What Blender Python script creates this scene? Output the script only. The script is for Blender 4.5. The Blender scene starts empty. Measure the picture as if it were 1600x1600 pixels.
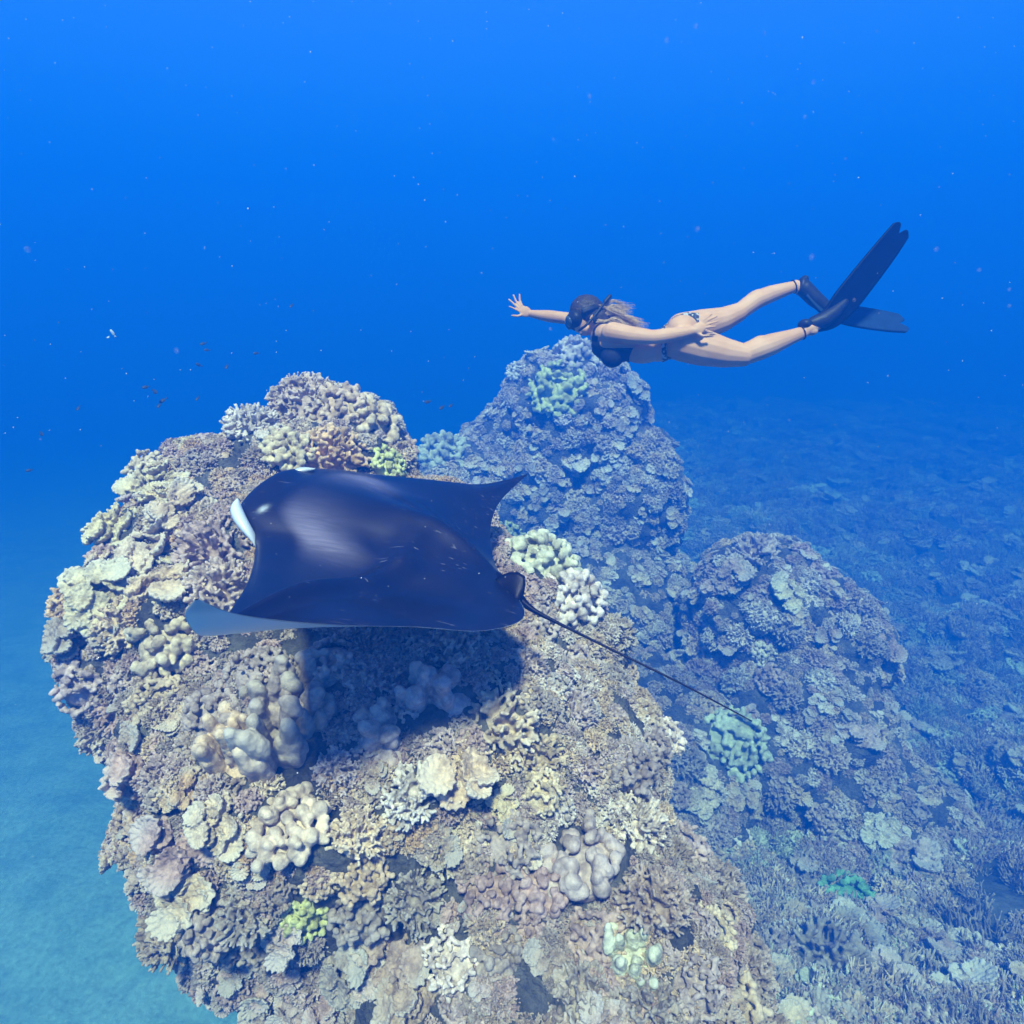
import bpy, bmesh, math, random
import numpy as np
from mathutils import Vector, Matrix, Euler, noise
from mathutils.bvhtree import BVHTree

# ------------------------------------------------------------------ camera, sky, sun, exposure
scene = bpy.context.scene
FOCAL = 1043.0                      # focal length in pixels of the 1600 px photograph
PITCH = math.radians(20.0)
cam_data = bpy.data.cameras.new('camera')
cam_data.sensor_width = 36.0
cam_data.lens = 36.0 * FOCAL / 1600.0
cam_data.clip_start = 0.02
cam_data.clip_end = 2000.0
cam = bpy.data.objects.new('camera', cam_data)
scene.collection.objects.link(cam)
cam.location = (0, 0, 0)
cam.rotation_euler = (math.radians(90) - PITCH, 0, 0)
scene.camera = cam

SUN_EL, SUN_AZ = math.radians(61.0), math.radians(184.0)     # azimuth measured from +Y towards +X
world = bpy.data.worlds.new('World')
scene.world = world
world.use_nodes = True
wn, wl = world.node_tree.nodes, world.node_tree.links
wn.clear()
sky = wn.new('ShaderNodeTexSky')
sky.sky_type = 'NISHITA'
sky.sun_disc = False
sky.sun_elevation = SUN_EL
sky.sun_rotation = SUN_AZ
bg = wn.new('ShaderNodeBackground')
bg.inputs['Strength'].default_value = 0.05
wo = wn.new('ShaderNodeOutputWorld')
wl.new(sky.outputs[0], bg.inputs[0])
wl.new(bg.outputs[0], wo.inputs[0])

sun_data = bpy.data.lights.new('sun', 'SUN')
sun_data.energy = 5.0
sun_data.angle = math.radians(7.0)          # a rippled surface overhead softens the sun
sun_data.color = (1.0, 0.885, 0.86)
sun = bpy.data.objects.new('sun', sun_data)
scene.collection.objects.link(sun)
sd = Vector((math.cos(SUN_EL) * math.sin(SUN_AZ), math.cos(SUN_EL) * math.cos(SUN_AZ), math.sin(SUN_EL)))
sun.rotation_euler = sd.to_track_quat('Z', 'Y').to_euler()

scene.view_settings.view_transform = 'Standard'
scene.view_settings.look = 'None'
scene.view_settings.exposure = 1.95
scene.view_settings.gamma = 1.0
scene.render.engine = 'CYCLES'
scene.cycles.max_bounces = 4
scene.cycles.diffuse_bounces = 2
scene.cycles.glossy_bounces = 2
scene.cycles.transmission_bounces = 2
scene.cycles.volume_bounces = 1
scene.cycles.use_denoising = True
scene.cycles.adaptive_threshold = 0.025
scene.cycles.sample_clamp_indirect = 4.0

HAZE_DENSITY = 0.094
HAZE_ABSORB = (0.0, 0.09, 0.0)
HAZE_COLOR = (0.004, 0.142, 0.83)
HAZE_TOP = 10.0

COL = scene.collection
rng = random.Random(7)

# ------------------------------------------------------------------ helpers
CF = Vector((0, math.cos(PITCH), -math.sin(PITCH)))
CU = Vector((0, math.sin(PITCH), math.cos(PITCH)))
CR = Vector((1, 0, 0))


def ray(px, py):
    return CR * ((px - 800) / FOCAL) + CU * ((800 - py) / FOCAL) + CF


def at(px, py, d):
    """the point that lies d metres in front of the camera on the line of sight of a photo pixel"""
    return ray(px, py) * d


def to_px(p):
    p = Vector(p)
    d = p.dot(CF)
    return 800 + FOCAL * p.dot(CR) / d, 800 - FOCAL * p.dot(CU) / d, d


def link(o):
    COL.objects.link(o)
    return o


def tag(o, label=None, cat=None, group=None, kind=None):
    if label:
        o['label'] = label
    if cat:
        o['category'] = cat
    if group:
        o['group'] = group
    if kind:
        o['kind'] = kind
    return o


def empty(name, loc):
    o = bpy.data.objects.new(name, None)
    o.empty_display_size = 0.1
    o.location = loc
    return link(o)


def child(o, parent):
    """parent o (built in world space) without moving it"""
    o.parent = parent
    o.matrix_parent_inverse = Matrix.Translation(-Vector(parent.location))
    return o


def mesh_obj(name, verts, faces, mat=None, smooth=True, do_link=True):
    me = bpy.data.meshes.new(name)
    me.from_pydata([tuple(v) for v in verts], [], [tuple(f) for f in faces])
    me.validate()
    if smooth:
        me.polygons.foreach_set('use_smooth', [True] * len(me.polygons))
    me.update()
    if mat:
        me.materials.append(mat)
    o = bpy.data.objects.new(name, me)
    if do_link:
        link(o)
    return o


def set_origin(o, p):
    p = Vector(p)
    o.data.transform(Matrix.Translation(-p))
    o.location = p


_hash = np.random.default_rng(11).permutation(512)


def vnoise(P, seed=0):
    """vectorised gradient noise, P (n,3) -> about -1..1"""
    P = np.asarray(P, float) + seed * 17.31
    i = np.floor(P).astype(int)
    f = P - i
    w = f * f * f * (f * (f * 6 - 15) + 10)
    out = np.zeros(len(P))
    for dx in (0, 1):
        for dy in (0, 1):
            for dz in (0, 1):
                h = _hash[(_hash[(_hash[(i[:, 0] + dx) & 511] + i[:, 1] + dy) & 511] + i[:, 2] + dz) & 511]
                a = h * (2 * np.pi / 512.0) * 7.0
                zc = (h * 37 % 512) / 256.0 - 1.0
                r = np.sqrt(1 - zc * zc)
                g = (np.cos(a) * r) * (f[:, 0] - dx) + (np.sin(a) * r) * (f[:, 1] - dy) + zc * (f[:, 2] - dz)
                out += g * (w[:, 0] if dx else 1 - w[:, 0]) * (w[:, 1] if dy else 1 - w[:, 1]) * (w[:, 2] if dz else 1 - w[:, 2])
    return out * 1.6


def vn1(x, y, z, seed=0):
    """one value of smooth noise"""
    return noise.noise((x + seed * 17.31, y + seed * 7.7, z), noise_basis='PERLIN_NEW') * 1.3


def fbm(P, octaves=4, seed=0, gain=0.5):
    P = np.asarray(P, float)
    a, s, out = 1.0, 1.0, np.zeros(len(P))
    for k in range(octaves):
        out += a * vnoise(P * s, seed + k)
        a *= gain
        s *= 2.03
    return out


def get_co(me):
    n = len(me.vertices)
    a = np.empty(n * 3, np.float32)
    me.vertices.foreach_get('co', a)
    return a.reshape(-1, 3).astype(float)


def set_co(me, co):
    me.vertices.foreach_set('co', np.asarray(co, np.float32).ravel())
    me.update()


def get_no(me):
    n = len(me.vertices)
    a = np.empty(n * 3, np.float32)
    me.vertex_normals.foreach_get('vector', a)
    return a.reshape(-1, 3).astype(float)


def float_attr(me, name, vals):
    at_ = me.attributes.new(name, 'FLOAT', 'POINT')
    at_.data.foreach_set('value', np.asarray(vals, np.float32))


def remeshed(bm, voxel, smooth_iter=2, smooth_fac=0.5, name='shape'):
    """union of the overlapping shells in bm as one continuous smooth surface"""
    me = bpy.data.meshes.new('raw')
    bm.to_mesh(me)
    bm.free()
    o = bpy.data.objects.new('raw', me)
    link(o)
    m = o.modifiers.new('r', 'REMESH')
    m.mode = 'VOXEL'
    m.voxel_size = voxel
    m.use_smooth_shade = True
    if smooth_iter:
        s = o.modifiers.new('s', 'SMOOTH')
        s.iterations = smooth_iter
        s.factor = smooth_fac
    dg = bpy.context.evaluated_depsgraph_get()
    out = bpy.data.meshes.new_from_object(o.evaluated_get(dg))
    out.name = name
    bpy.data.objects.remove(o)
    bpy.data.meshes.remove(me)
    out.polygons.foreach_set('use_smooth', [True] * len(out.polygons))
    return out


def keep_largest(me):
    """drop crumbs that hang free of the main surface"""
    b = bmesh.new()
    b.from_mesh(me)
    b.verts.ensure_lookup_table()
    seen = [False] * len(b.verts)
    best = []
    for v in b.verts:
        if seen[v.index]:
            continue
        stack, comp = [v], []
        seen[v.index] = True
        while stack:
            u = stack.pop()
            comp.append(u)
            for e in u.link_edges:
                w = e.other_vert(u)
                if not seen[w.index]:
                    seen[w.index] = True
                    stack.append(w)
        if len(comp) > len(best):
            best = comp
    if len(best) < len(b.verts):
        ids = {v.index for v in best}
        bmesh.ops.delete(b, geom=[v for v in b.verts if v.index not in ids], context='VERTS')
        b.to_mesh(me)
    b.free()
    return me


_ico = {}


def ico(sub):
    if sub not in _ico:
        b = bmesh.new()
        bmesh.ops.create_icosphere(b, subdivisions=sub, radius=1.0)
        b.verts.ensure_lookup_table()
        _ico[sub] = ([v.co.copy() for v in b.verts], [[v.index for v in f.verts] for f in b.faces])
        b.free()
    return _ico[sub]


def add_ball(bm, c, r, rot=None, sub=2):
    """ellipsoid: r a number or three radii"""
    vs, fs = ico(sub)
    r = Vector((r, r, r)) if isinstance(r, (int, float)) else Vector(r)
    c = Vector(c)
    nv = []
    for v in vs:
        p = Vector((v.x * r.x, v.y * r.y, v.z * r.z))
        if rot is not None:
            p = rot @ p
        nv.append(bm.verts.new(c + p))
    for f in fs:
        bm.faces.new([nv[i] for i in f])


def frame_of(d, up=Vector((0, 0, 1))):
    d = Vector(d).normalized()
    x = up.cross(d)
    if x.length < 1e-4:
        x = Vector((1, 0, 0)).cross(d)
    x.normalize()
    return x, d.cross(x), d


def add_tube(bm, pts, radii, n=10, caps=True):
    """closed tapered tube with rounded ends through pts"""
    pts = [Vector(p) for p in pts]
    rings = []
    first = None
    m = len(pts)
    for i, p in enumerate(pts):
        d = (pts[min(i + 1, m - 1)] - pts[max(i - 1, 0)])
        if first is None:
            x, y, z = frame_of(d)
            first = x
        else:
            z = d.normalized()
            x = first - z * first.dot(z)
            if x.length < 1e-5:
                x = frame_of(d)[0]
            x.normalize()
            y = z.cross(x)
            first = x
        seq = []
        if i == 0 and caps:
            seq = [(-0.85, 0.5), (-0.5, 0.87), (0, 1)]
        elif i == m - 1 and caps:
            seq = [(0, 1), (0.5, 0.87), (0.85, 0.5)]
        else:
            seq = [(0, 1)]
        for off, k in seq:
            c = p + z * off * radii[i]
            rings.append([bm.verts.new(c + (x * math.cos(2 * math.pi * j / n) + y * math.sin(2 * math.pi * j / n)) * radii[i] * k) for j in range(n)])
    for a, b in zip(rings, rings[1:]):
        for j in range(n):
            bm.faces.new([a[j], a[(j + 1) % n], b[(j + 1) % n], b[j]])
    bm.faces.new(list(reversed(rings[0])))
    bm.faces.new(rings[-1])


# ------------------------------------------------------------------ materials
def new_mat(name):
    m = bpy.data.materials.new(name)
    m.use_nodes = True
    nt = m.node_tree
    nt.nodes.clear()
    out = nt.nodes.new('ShaderNodeOutputMaterial')
    b = nt.nodes.new('ShaderNodeBsdfPrincipled')
    nt.links.new(b.outputs[0], out.inputs['Surface'])
    return m, nt, b


def N(nt, t, **kw):
    n = nt.nodes.new(t)
    for k, v in kw.items():
        if k.startswith('i_'):
            key = k[2:]
            n.inputs[int(key) if key.isdigit() else key].default_value = v
        else:
            setattr(n, k, v)
    return n


def ramp(nt, stops):
    r = nt.nodes.new('ShaderNodeValToRGB')
    el = r.color_ramp.elements
    while len(el) < len(stops):
        el.new(0.5)
    for e, (p, c) in zip(el, stops):
        e.position = p
        e.color = (*c, 1) if len(c) == 3 else c
    return r


def simple_mat(name, color, rough=0.5, spec=0.4, bump=0.0, scale=40.0, vary=0.15):
    m, nt, b = new_mat(name)
    L = nt.links
    tc = N(nt, 'ShaderNodeTexCoord')
    nz = N(nt, 'ShaderNodeTexNoise', i_Scale=scale, i_Detail=4.0)
    L.new(tc.outputs['Object'], nz.inputs['Vector'])
    lo = tuple(c * (1 - vary) for c in color)
    hi = tuple(min(1, c * (1 + vary)) for c in color)
    r = ramp(nt, [(0.3, lo), (0.7, hi)])
    L.new(nz.outputs[0], r.inputs[0])
    L.new(r.outputs[0], b.inputs['Base Color'])
    b.inputs['Roughness'].default_value = rough
    b.inputs['Specular IOR Level'].default_value = spec
    if bump:
        bp = N(nt, 'ShaderNodeBump', i_Strength=bump, i_Distance=0.01)
        L.new(nz.outputs[0], bp.inputs['Height'])
        L.new(bp.outputs[0], b.inputs['Normal'])
    return m


def coral_mat(name, polyp_scale=260.0):
    """living coral: colour from the colony's own tint, paler growing tips, patchy film and polyp grain"""
    m, nt, b = new_mat(name)
    L = nt.links
    at_ = N(nt, 'ShaderNodeAttribute', attribute_type='INSTANCER', attribute_name='tint')
    tip = N(nt, 'ShaderNodeAttribute', attribute_type='GEOMETRY', attribute_name='tip')
    tc = N(nt, 'ShaderNodeTexCoord')
    n1 = N(nt, 'ShaderNodeTexNoise', i_Scale=14.0, i_Detail=5.0, i_Roughness=0.65)
    n2 = N(nt, 'ShaderNodeTexNoise', i_Scale=75.0, i_Detail=3.0)
    vo = N(nt, 'ShaderNodeTexVoronoi', i_Scale=polyp_scale)
    for n in (n1, n2, vo):
        L.new(tc.outputs['Object'], n.inputs['Vector'])
    # patches of duller, silty tissue
    r1 = ramp(nt, [(0.38, (0.34, 0.30, 0.30)), (0.56, (1.0, 1.0, 1.0))])
    L.new(n1.outputs[0], r1.inputs[0])
    mx = N(nt, 'ShaderNodeMix', data_type='RGBA', blend_type='MULTIPLY', i_0=0.72)
    L.new(at_.outputs['Color'], mx.inputs[6])
    L.new(r1.outputs[0], mx.inputs[7])
    r2 = ramp(nt, [(0.3, (0.74, 0.74, 0.76)), (0.7, (1.14, 1.12, 1.1))])
    L.new(n2.outputs[0], r2.inputs[0])
    mx2 = N(nt, 'ShaderNodeMix', data_type='RGBA', blend_type='MULTIPLY', i_0=0.8)
    L.new(mx.outputs[2], mx2.inputs[6])
    L.new(r2.outputs[0], mx2.inputs[7])
    mx3 = N(nt, 'ShaderNodeMix', data_type='RGBA', blend_type='MIX')
    tm = N(nt, 'ShaderNodeMath', operation='MULTIPLY', i_1=0.75)
    L.new(tip.outputs['Fac'], tm.inputs[0])
    L.new(tm.outputs[0], mx3.inputs[0])
    L.new(mx2.outputs[2], mx3.inputs[6])
    pale = N(nt, 'ShaderNodeMix', data_type='RGBA', blend_type='MIX', i_0=0.55)
    pale.inputs[7].default_value = (0.56, 0.53, 0.48, 1)
    L.new(at_.outputs['Color'], pale.inputs[6])
    L.new(pale.outputs[2], mx3.inputs[7])
    L.new(mx3.outputs[2], b.inputs['Base Color'])
    b.inputs['Roughness'].default_value = 0.8
    b.inputs['Specular IOR Level'].default_value = 0.15
    bp = N(nt, 'ShaderNodeBump', i_Strength=0.65, i_Distance=0.005)
    ad = N(nt, 'ShaderNodeMath', operation='MULTIPLY_ADD', i_1=0.5)
    L.new(vo.outputs['Distance'], ad.inputs[0])
    L.new(n2.outputs[0], ad.inputs[2])
    L.new(ad.outputs[0], bp.inputs['Height'])
    L.new(bp.outputs[0], b.inputs['Normal'])
    return m


def rock_mat(name, base=(0.15, 0.14, 0.13), pale=(0.27, 0.25, 0.225), dark=(0.06, 0.055, 0.055), scale=3.0):
    """silted reef limestone with crusts"""
    m, nt, b = new_mat(name)
    L = nt.links
    tc = N(nt, 'ShaderNodeTexCoord')
    n1 = N(nt, 'ShaderNodeTexNoise', i_Scale=scale, i_Detail=8.0, i_Roughness=0.62)
    n2 = N(nt, 'ShaderNodeTexNoise', i_Scale=scale * 9, i_Detail=6.0, i_Roughness=0.7)
    vo = N(nt, 'ShaderNodeTexVoronoi', i_Scale=scale * 11)
    for n in (n1, n2, vo):
        L.new(tc.outputs['Object'], n.inputs['Vector'])
    r1 = ramp(nt, [(0.3, dark), (0.5, base), (0.72, pale)])
    L.new(n1.outputs[0], r1.inputs[0])
    r2 = ramp(nt, [(0.32, (0.45, 0.45, 0.47)), (0.65, (1.2, 1.18, 1.15))])
    L.new(n2.outputs[0], r2.inputs[0])
    mx = N(nt, 'ShaderNodeMix', data_type='RGBA', blend_type='MULTIPLY', i_0=0.85)
    L.new(r1.outputs[0], mx.inputs[6])
    L.new(r2.outputs[0], mx.inputs[7])
    L.new(mx.outputs[2], b.inputs['Base Color'])
    b.inputs['Roughness'].default_value = 0.9
    b.inputs['Specular IOR Level'].default_value = 0.1
    bp = N(nt, 'ShaderNodeBump', i_Strength=1.0, i_Distance=0.06)
    ad = N(nt, 'ShaderNodeMath', operation='MULTIPLY_ADD', i_1=0.35)
    L.new(vo.outputs['Distance'], ad.inputs[0])
    L.new(n2.outputs[0], ad.inputs[2])
    L.new(ad.outputs[0], bp.inputs['Height'])
    L.new(bp.outputs[0], b.inputs['Normal'])
    return m


M_CORAL = coral_mat('coral_tissue')
M_ROCK = rock_mat('reef_rock')

# ------------------------------------------------------------------ sea floor and reef hills
def reef_mask(x, y):
    """1 on the reef flat to the right, 0 on the sand to the left"""
    edge = -0.9 + 0.16 * (y - 3.0)
    t = np.clip((x - edge + 0.9) / 1.8, 0, 1)
    return t * t * (3 - 2 * t)


def floor_z(x, y):
    P = np.stack([x, y, np.zeros_like(x)], 1)
    m = reef_mask(x, y)
    drop = np.clip(y - 7, 0, 60)
    sand = -8.0 - 0.12 * drop + 0.10 * fbm(P * 0.55, 3, 3) + 0.02 * fbm(P * 2.5, 2, 9)
    far = np.clip((y - 4) / 8, 0, 1)
    reef = -4.9 - 1.6 * np.clip((y - 3) / 5, 0, 1) - 0.30 * np.clip((x - 2.2) / 3, 0, 1.5) - 0.35 * far - 0.03 * drop + (0.30 + 0.55 * far) * fbm(P * 0.45, 4, 21) + 0.10 * fbm(P * 2.2, 3, 5)
    return sand * (1 - m) + reef * m


def graded(lo, hi, fine_lo, fine_hi, step):
    a = list(np.arange(fine_lo, fine_hi, step))
    s, v, right = step, fine_hi, []
    while v < hi:
        right.append(v)
        s *= 1.12
        v += s
    right.append(hi)
    s, v, left = step, fine_lo - step, []
    while v > lo:
        left.append(v)
        s *= 1.12
        v -= s
    left.append(lo)
    return np.array(left[::-1] + a + right)


gx, gy = graded(-70, 70, -5, 9, 0.06), graded(-12, 90, 0.5, 12, 0.06)
XX, YY = np.meshgrid(gx, gy)
fx, fy = XX.ravel(), YY.ravel()
fz = floor_z(fx, fy)
nx = len(gx)
quads = [(j * nx + i, j * nx + i + 1, (j + 1) * nx + i + 1, (j + 1) * nx + i) for j in range(len(gy) - 1) for i in range(nx - 1)]


def floor_mat():
    m, nt, b = new_mat('sand_and_reef_rock')
    L = nt.links
    tc = N(nt, 'ShaderNodeTexCoord')
    ms = N(nt, 'ShaderNodeAttribute', attribute_name='reef')
    n1 = N(nt, 'ShaderNodeTexNoise', i_Scale=1.3, i_Detail=8.0, i_Roughness=0.65)
    n2 = N(nt, 'ShaderNodeTexNoise', i_Scale=14.0, i_Detail=6.0, i_Roughness=0.7)
    for n in (n1, n2):
        L.new(tc.outputs['Object'], n.inputs['Vector'])
    rs = ramp(nt, [(0.32, (0.26, 0.44, 0.40)), (0.6, (0.40, 0.60, 0.54))])
    rr = ramp(nt, [(0.3, (0.05, 0.055, 0.055)), (0.5, (0.12, 0.12, 0.11)), (0.7, (0.24, 0.235, 0.21))])
    L.new(n1.outputs[0], rs.inputs[0])
    L.new(n1.outputs[0], rr.inputs[0])
    mx = N(nt, 'ShaderNodeMix', data_type='RGBA')
    L.new(ms.outputs['Fac'], mx.inputs[0])
    L.new(rs.outputs[0], mx.inputs[6])
    L.new(rr.outputs[0], mx.inputs[7])
    r2 = ramp(nt, [(0.3, (0.55, 0.55, 0.55)), (0.68, (1.15, 1.15, 1.15))])
    L.new(n2.outputs[0], r2.inputs[0])
    mx2 = N(nt, 'ShaderNodeMix', data_type='RGBA', blend_type='MULTIPLY', i_0=0.8)
    L.new(mx.outputs[2], mx2.inputs[6])
    L.new(r2.outputs[0], mx2.inputs[7])
    L.new(mx2.outputs[2], b.inputs['Base Color'])
    b.inputs['Roughness'].default_value = 0.95
    b.inputs['Specular IOR Level'].default_value = 0.05
    bp = N(nt, 'ShaderNodeBump', i_Strength=0.7, i_Distance=0.05)
    L.new(n2.outputs[0], bp.inputs['Height'])
    L.new(bp.outputs[0], b.inputs['Normal'])
    return m


floor_o = mesh_obj('sea_floor', np.stack([fx, fy, fz], 1), quads, floor_mat())
float_attr(floor_o.data, 'reef', reef_mask(fx, fy))
tag(floor_o, 'pale sand on one side and coral covered reef flat on the other', kind='structure')


def reef_hill(name, balls, voxel, seed, label, amp=0.10, k=1.0):
    bm = bmesh.new()
    balls = [(Vector(c) * k, Vector(r) * k) for c, r in balls]
    for c, r in balls:
        add_ball(bm, c, r, sub=4)
    me = remeshed(bm, voxel, 12, 0.5, name)
    co, no = get_co(me), get_no(me)
    d = amp * fbm(co * 1.7, 2, seed) + amp * 0.75 * fbm(co * 4.2, 2, seed + 4) + amp * 0.34 * fbm(co * 11, 3, seed + 8, 0.65)
    # dark hollows under ledges: pull the surface in along broken bands
    band = np.clip(vnoise(co * np.array([1.2, 1.2, 2.6]), seed + 30) - 0.18, 0, 1)
    d -= amp * 2.2 * band
    set_co(me, co + no * d[:, None])
    me.materials.append(M_ROCK)
    o = link(bpy.data.objects.new(name, me))
    tag(o, label, kind='structure')
    return o


near_hill = reef_hill('reef_hill', [
    ((-1.28, 3.55, -2.25), (1.08, 1.0, 1.08)),
    ((-0.45, 2.95, -2.62), (1.25, 1.05, 0.98)),
    ((0.12, 2.2, -3.15), (1.05, 0.85, 0.92)),
    ((-0.92, 2.65, -2.38), (0.98, 0.75, 0.74)),
    ((-1.08, 2.5, -2.95), (0.55, 0.5, 0.42)),
    ((-1.92, 3.4, -1.95), (0.55, 0.6, 0.62)),
    ((-1.7, 3.2, -2.35), (0.46, 0.55, 0.48)),
    ((-1.98, 3.55, -1.62), (0.42, 0.5, 0.45)),
    ((-1.2, 4.55, -1.35), (0.48, 0.5, 0.55)),
    ((-1.7, 4.2, -1.55), (0.6, 0.6, 0.6)),
    ((-0.15, 3.65, -2.35), (0.85, 0.85, 0.82)),
    ((-0.6, 4.35, -1.95), (0.62, 0.6, 0.56)),
    ((-0.1, 3.1, -4.2), (1.4, 1.4, 1.2)),
    ((-0.75, 3.6, -3.3), (1.15, 1.1, 1.1)),
    ((-0.2, 3.6, -5.6), (1.3, 1.5, 1.9)),
], 0.035, 1, 'large rounded coral mound under the manta ray', amp=0.078, k=0.88)
back_hill = reef_hill('reef_hill', [
    ((0.64, 7.0, -1.66), (0.86, 0.7, 0.90)),
    ((0.08, 7.1, -2.1), (0.75, 0.7, 0.74)),
    ((0.45, 7.1, -2.5), (0.98, 1.0, 1.05)),
    ((1.15, 6.8, -2.4), (0.68, 0.7, 1.0)),
    ((0.6, 6.3, -3.3), (1.4, 1.2, 0.8)),
    ((0.6, 6.8, -4.2), (1.6, 1.4, 1.0)),
    ((-0.5, 6.6, -2.5), (0.75, 0.9, 0.8)),
], 0.06, 5, 'coral mound behind the swimmer, pale blue with distance', k=1.6)
right_hill = reef_hill('reef_hill', [
    ((2.0, 4.75, -2.62), (0.60, 0.6, 0.66)),
    ((2.4, 4.7, -2.88), (0.6, 0.6, 0.6)),
    ((2.1, 4.2, -3.35), (0.75, 0.8, 0.75)),
    ((2.5, 3.8, -3.8), (0.75, 0.8, 0.6)),
    ((1.0, 4.1, -3.45), (0.85, 0.9, 0.7)),
    ((2.1, 4.5, -4.1), (1.3, 1.2, 0.85)),
    ((1.2, 4.4, -4.1), (1.2, 1.1, 0.75)),
], 0.04, 9, 'coral mound to the right of the manta ray\'s tail', k=1.72)
HILLS = [near_hill, back_hill, right_hill]

# the water itself: one even, closed body of haze round everything
hz = bmesh.new()
bmesh.ops.create_cube(hz, size=1.0)
hm = bpy.data.meshes.new('haze')
hz.to_mesh(hm)
hz.free()
haze = link(bpy.data.objects.new('haze', hm))
HAZE_BOTTOM = float(fz.min()) - 1.0
haze.scale = (150, 110, HAZE_TOP - HAZE_BOTTOM)
haze.location = (0, 38, (HAZE_TOP + HAZE_BOTTOM) / 2)
mh = bpy.data.materials.new('sea_water')
mh.use_nodes = True
mh.node_tree.nodes.clear()
ho = mh.node_tree.nodes.new('ShaderNodeOutputMaterial')
pv = mh.node_tree.nodes.new('ShaderNodeVolumePrincipled')
pv.inputs['Color'].default_value = (*HAZE_COLOR, 1)
pv.inputs['Density'].default_value = HAZE_DENSITY
pv.inputs['Absorption Color'].default_value = (*HAZE_ABSORB, 1)
mh.node_tree.links.new(pv.outputs[0], ho.inputs['Volume'])
hm.materials.append(mh)
tag(haze, 'clear blue sea water thickening with distance', kind='stuff')

# ------------------------------------------------------------------ looking up points on the reef
def bvh_of(o):
    me = o.data
    co = get_co(me)
    return BVHTree.FromPolygons([tuple(c) for c in co], [tuple(p.vertices) for p in me.polygons])


BV = [(o, bvh_of(o)) for o in HILLS] + [(floor_o, bvh_of(floor_o))]


def cast(origin, d):
    best = None
    for o, b in BV:
        loc, no, idx, dist = b.ray_cast(origin, d)
        if loc is not None and (best is None or dist < best[3]):
            best = (o, loc, no, dist)
    return best


def on_reef(px, py):
    h = cast(Vector((0, 0, 0)), ray(px, py).normalized())
    return h

# ------------------------------------------------------------------ coral shapes (each one continuous surface)
def dome_dirs(n, r, spread=1.0, jitter=0.12):
    """n directions over the upper part of a ball, evenly spaced with jitter"""
    out = []
    ga = math.pi * (3 - math.sqrt(5))
    for i in range(n):
        z = 1 - spread * (i + 0.5) / n
        t = i * ga + r.uniform(-0.4, 0.4)
        q = math.sqrt(max(0, 1 - z * z))
        v = Vector((math.cos(t) * q, math.sin(t) * q, z)) + Vector((r.gauss(0, jitter), r.gauss(0, jitter), r.gauss(0, jitter)))
        out.append(v.normalized())
    return out


def finish(me, tip_in, tip_out, seed, rough=0.004, freq=30.0):
    """fine knobbliness, paler tips towards the growing rim; unit colony radius about 0.15 m"""
    keep_largest(me)
    co, no = get_co(me), get_no(me)
    set_co(me, co + no * (rough * fbm(co * freq, 2, seed))[:, None])
    r = np.sqrt((co[:, 0] ** 2 + co[:, 1] ** 2) + (np.clip(co[:, 2], 0, 9) * 1.15) ** 2)
    t = np.clip((r - tip_in) / (tip_out - tip_in), 0, 1)
    float_attr(me, 'tip', t * t)
    me.materials.append(M_CORAL)
    return me


def proto_lobe(seed, n=46, knob=(0.020, 0.034), R=0.125, flat=0.72):
    """rounded knobs packed over a dome"""
    r = random.Random(seed)
    bm = bmesh.new()
    add_ball(bm, (0, 0, -0.03), (R * 0.86, R * 0.86, R * flat * 0.9), sub=3)
    for d in dome_dirs(n, r, 1.05, 0.10):
        k = r.uniform(*knob)
        c = Vector((d.x * R, d.y * R, d.z * R * flat - 0.01)) * (1.0 + 0.20 * noise.noise(d * 2.2 + Vector((seed, 0, 0))) + r.uniform(-0.07, 0.07))
        add_ball(bm, c, (k, k * r.uniform(0.85, 1.15), k * r.uniform(0.85, 1.25)), sub=2)
        if r.random() < 0.45:
            add_ball(bm, c + d * k * 0.8 + Vector((r.uniform(-1, 1), r.uniform(-1, 1), 0)) * k * 0.5, k * r.uniform(0.55, 0.8), sub=2)
    return finish(remeshed(bm, 0.0044, 1, 0.5, 'lobe_coral'), 0.10, 0.19, seed, 0.0028, 48)


def proto_finger(seed, n=70, rad=(0.0052, 0.0078), length=(0.034, 0.066), R=0.097, flat=0.75, fork=0.8, voxel=0.0042):
    """stubby forked fingers bristling from a dome"""
    r = random.Random(seed)
    bm = bmesh.new()
    add_ball(bm, (0, 0, -0.03), (R, R, R * flat), sub=3)
    for d in dome_dirs(n, r, 0.98, 0.13):
        a = r.uniform(*rad)
        p0 = Vector((d.x * R, d.y * R, d.z * R * flat - 0.03)) * 0.8
        lean = (d + Vector((0, 0, 0.35)) + Vector((r.gauss(0, .22), r.gauss(0, .22), r.gauss(0, .22)))).normalized()
        ln = r.uniform(*length) + 0.015
        p1 = p0 + (d * 0.5 + lean * 0.5) * ln * 0.55
        p2 = p0 + (d * 0.5 + lean * 0.5) * ln * 0.55 + lean * ln * 0.45
        add_tube(bm, [p0, p1, p2], [a * 1.15, a * 1.05, a * 1.05], 7)
        if r.random() < fork:
            for q in range(r.choice([1, 2, 2])):
                s = (lean + Vector((r.gauss(0, .6), r.gauss(0, .6), r.gauss(0, .4)))).normalized()
                add_tube(bm, [p1, p1 + s * ln * r.uniform(0.35, 0.6)], [a, a * 0.95], 7)
    return finish(remeshed(bm, voxel, 1, 0.4, 'finger_coral'), 0.11, 0.165, seed, 0.0016, 60)


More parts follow.
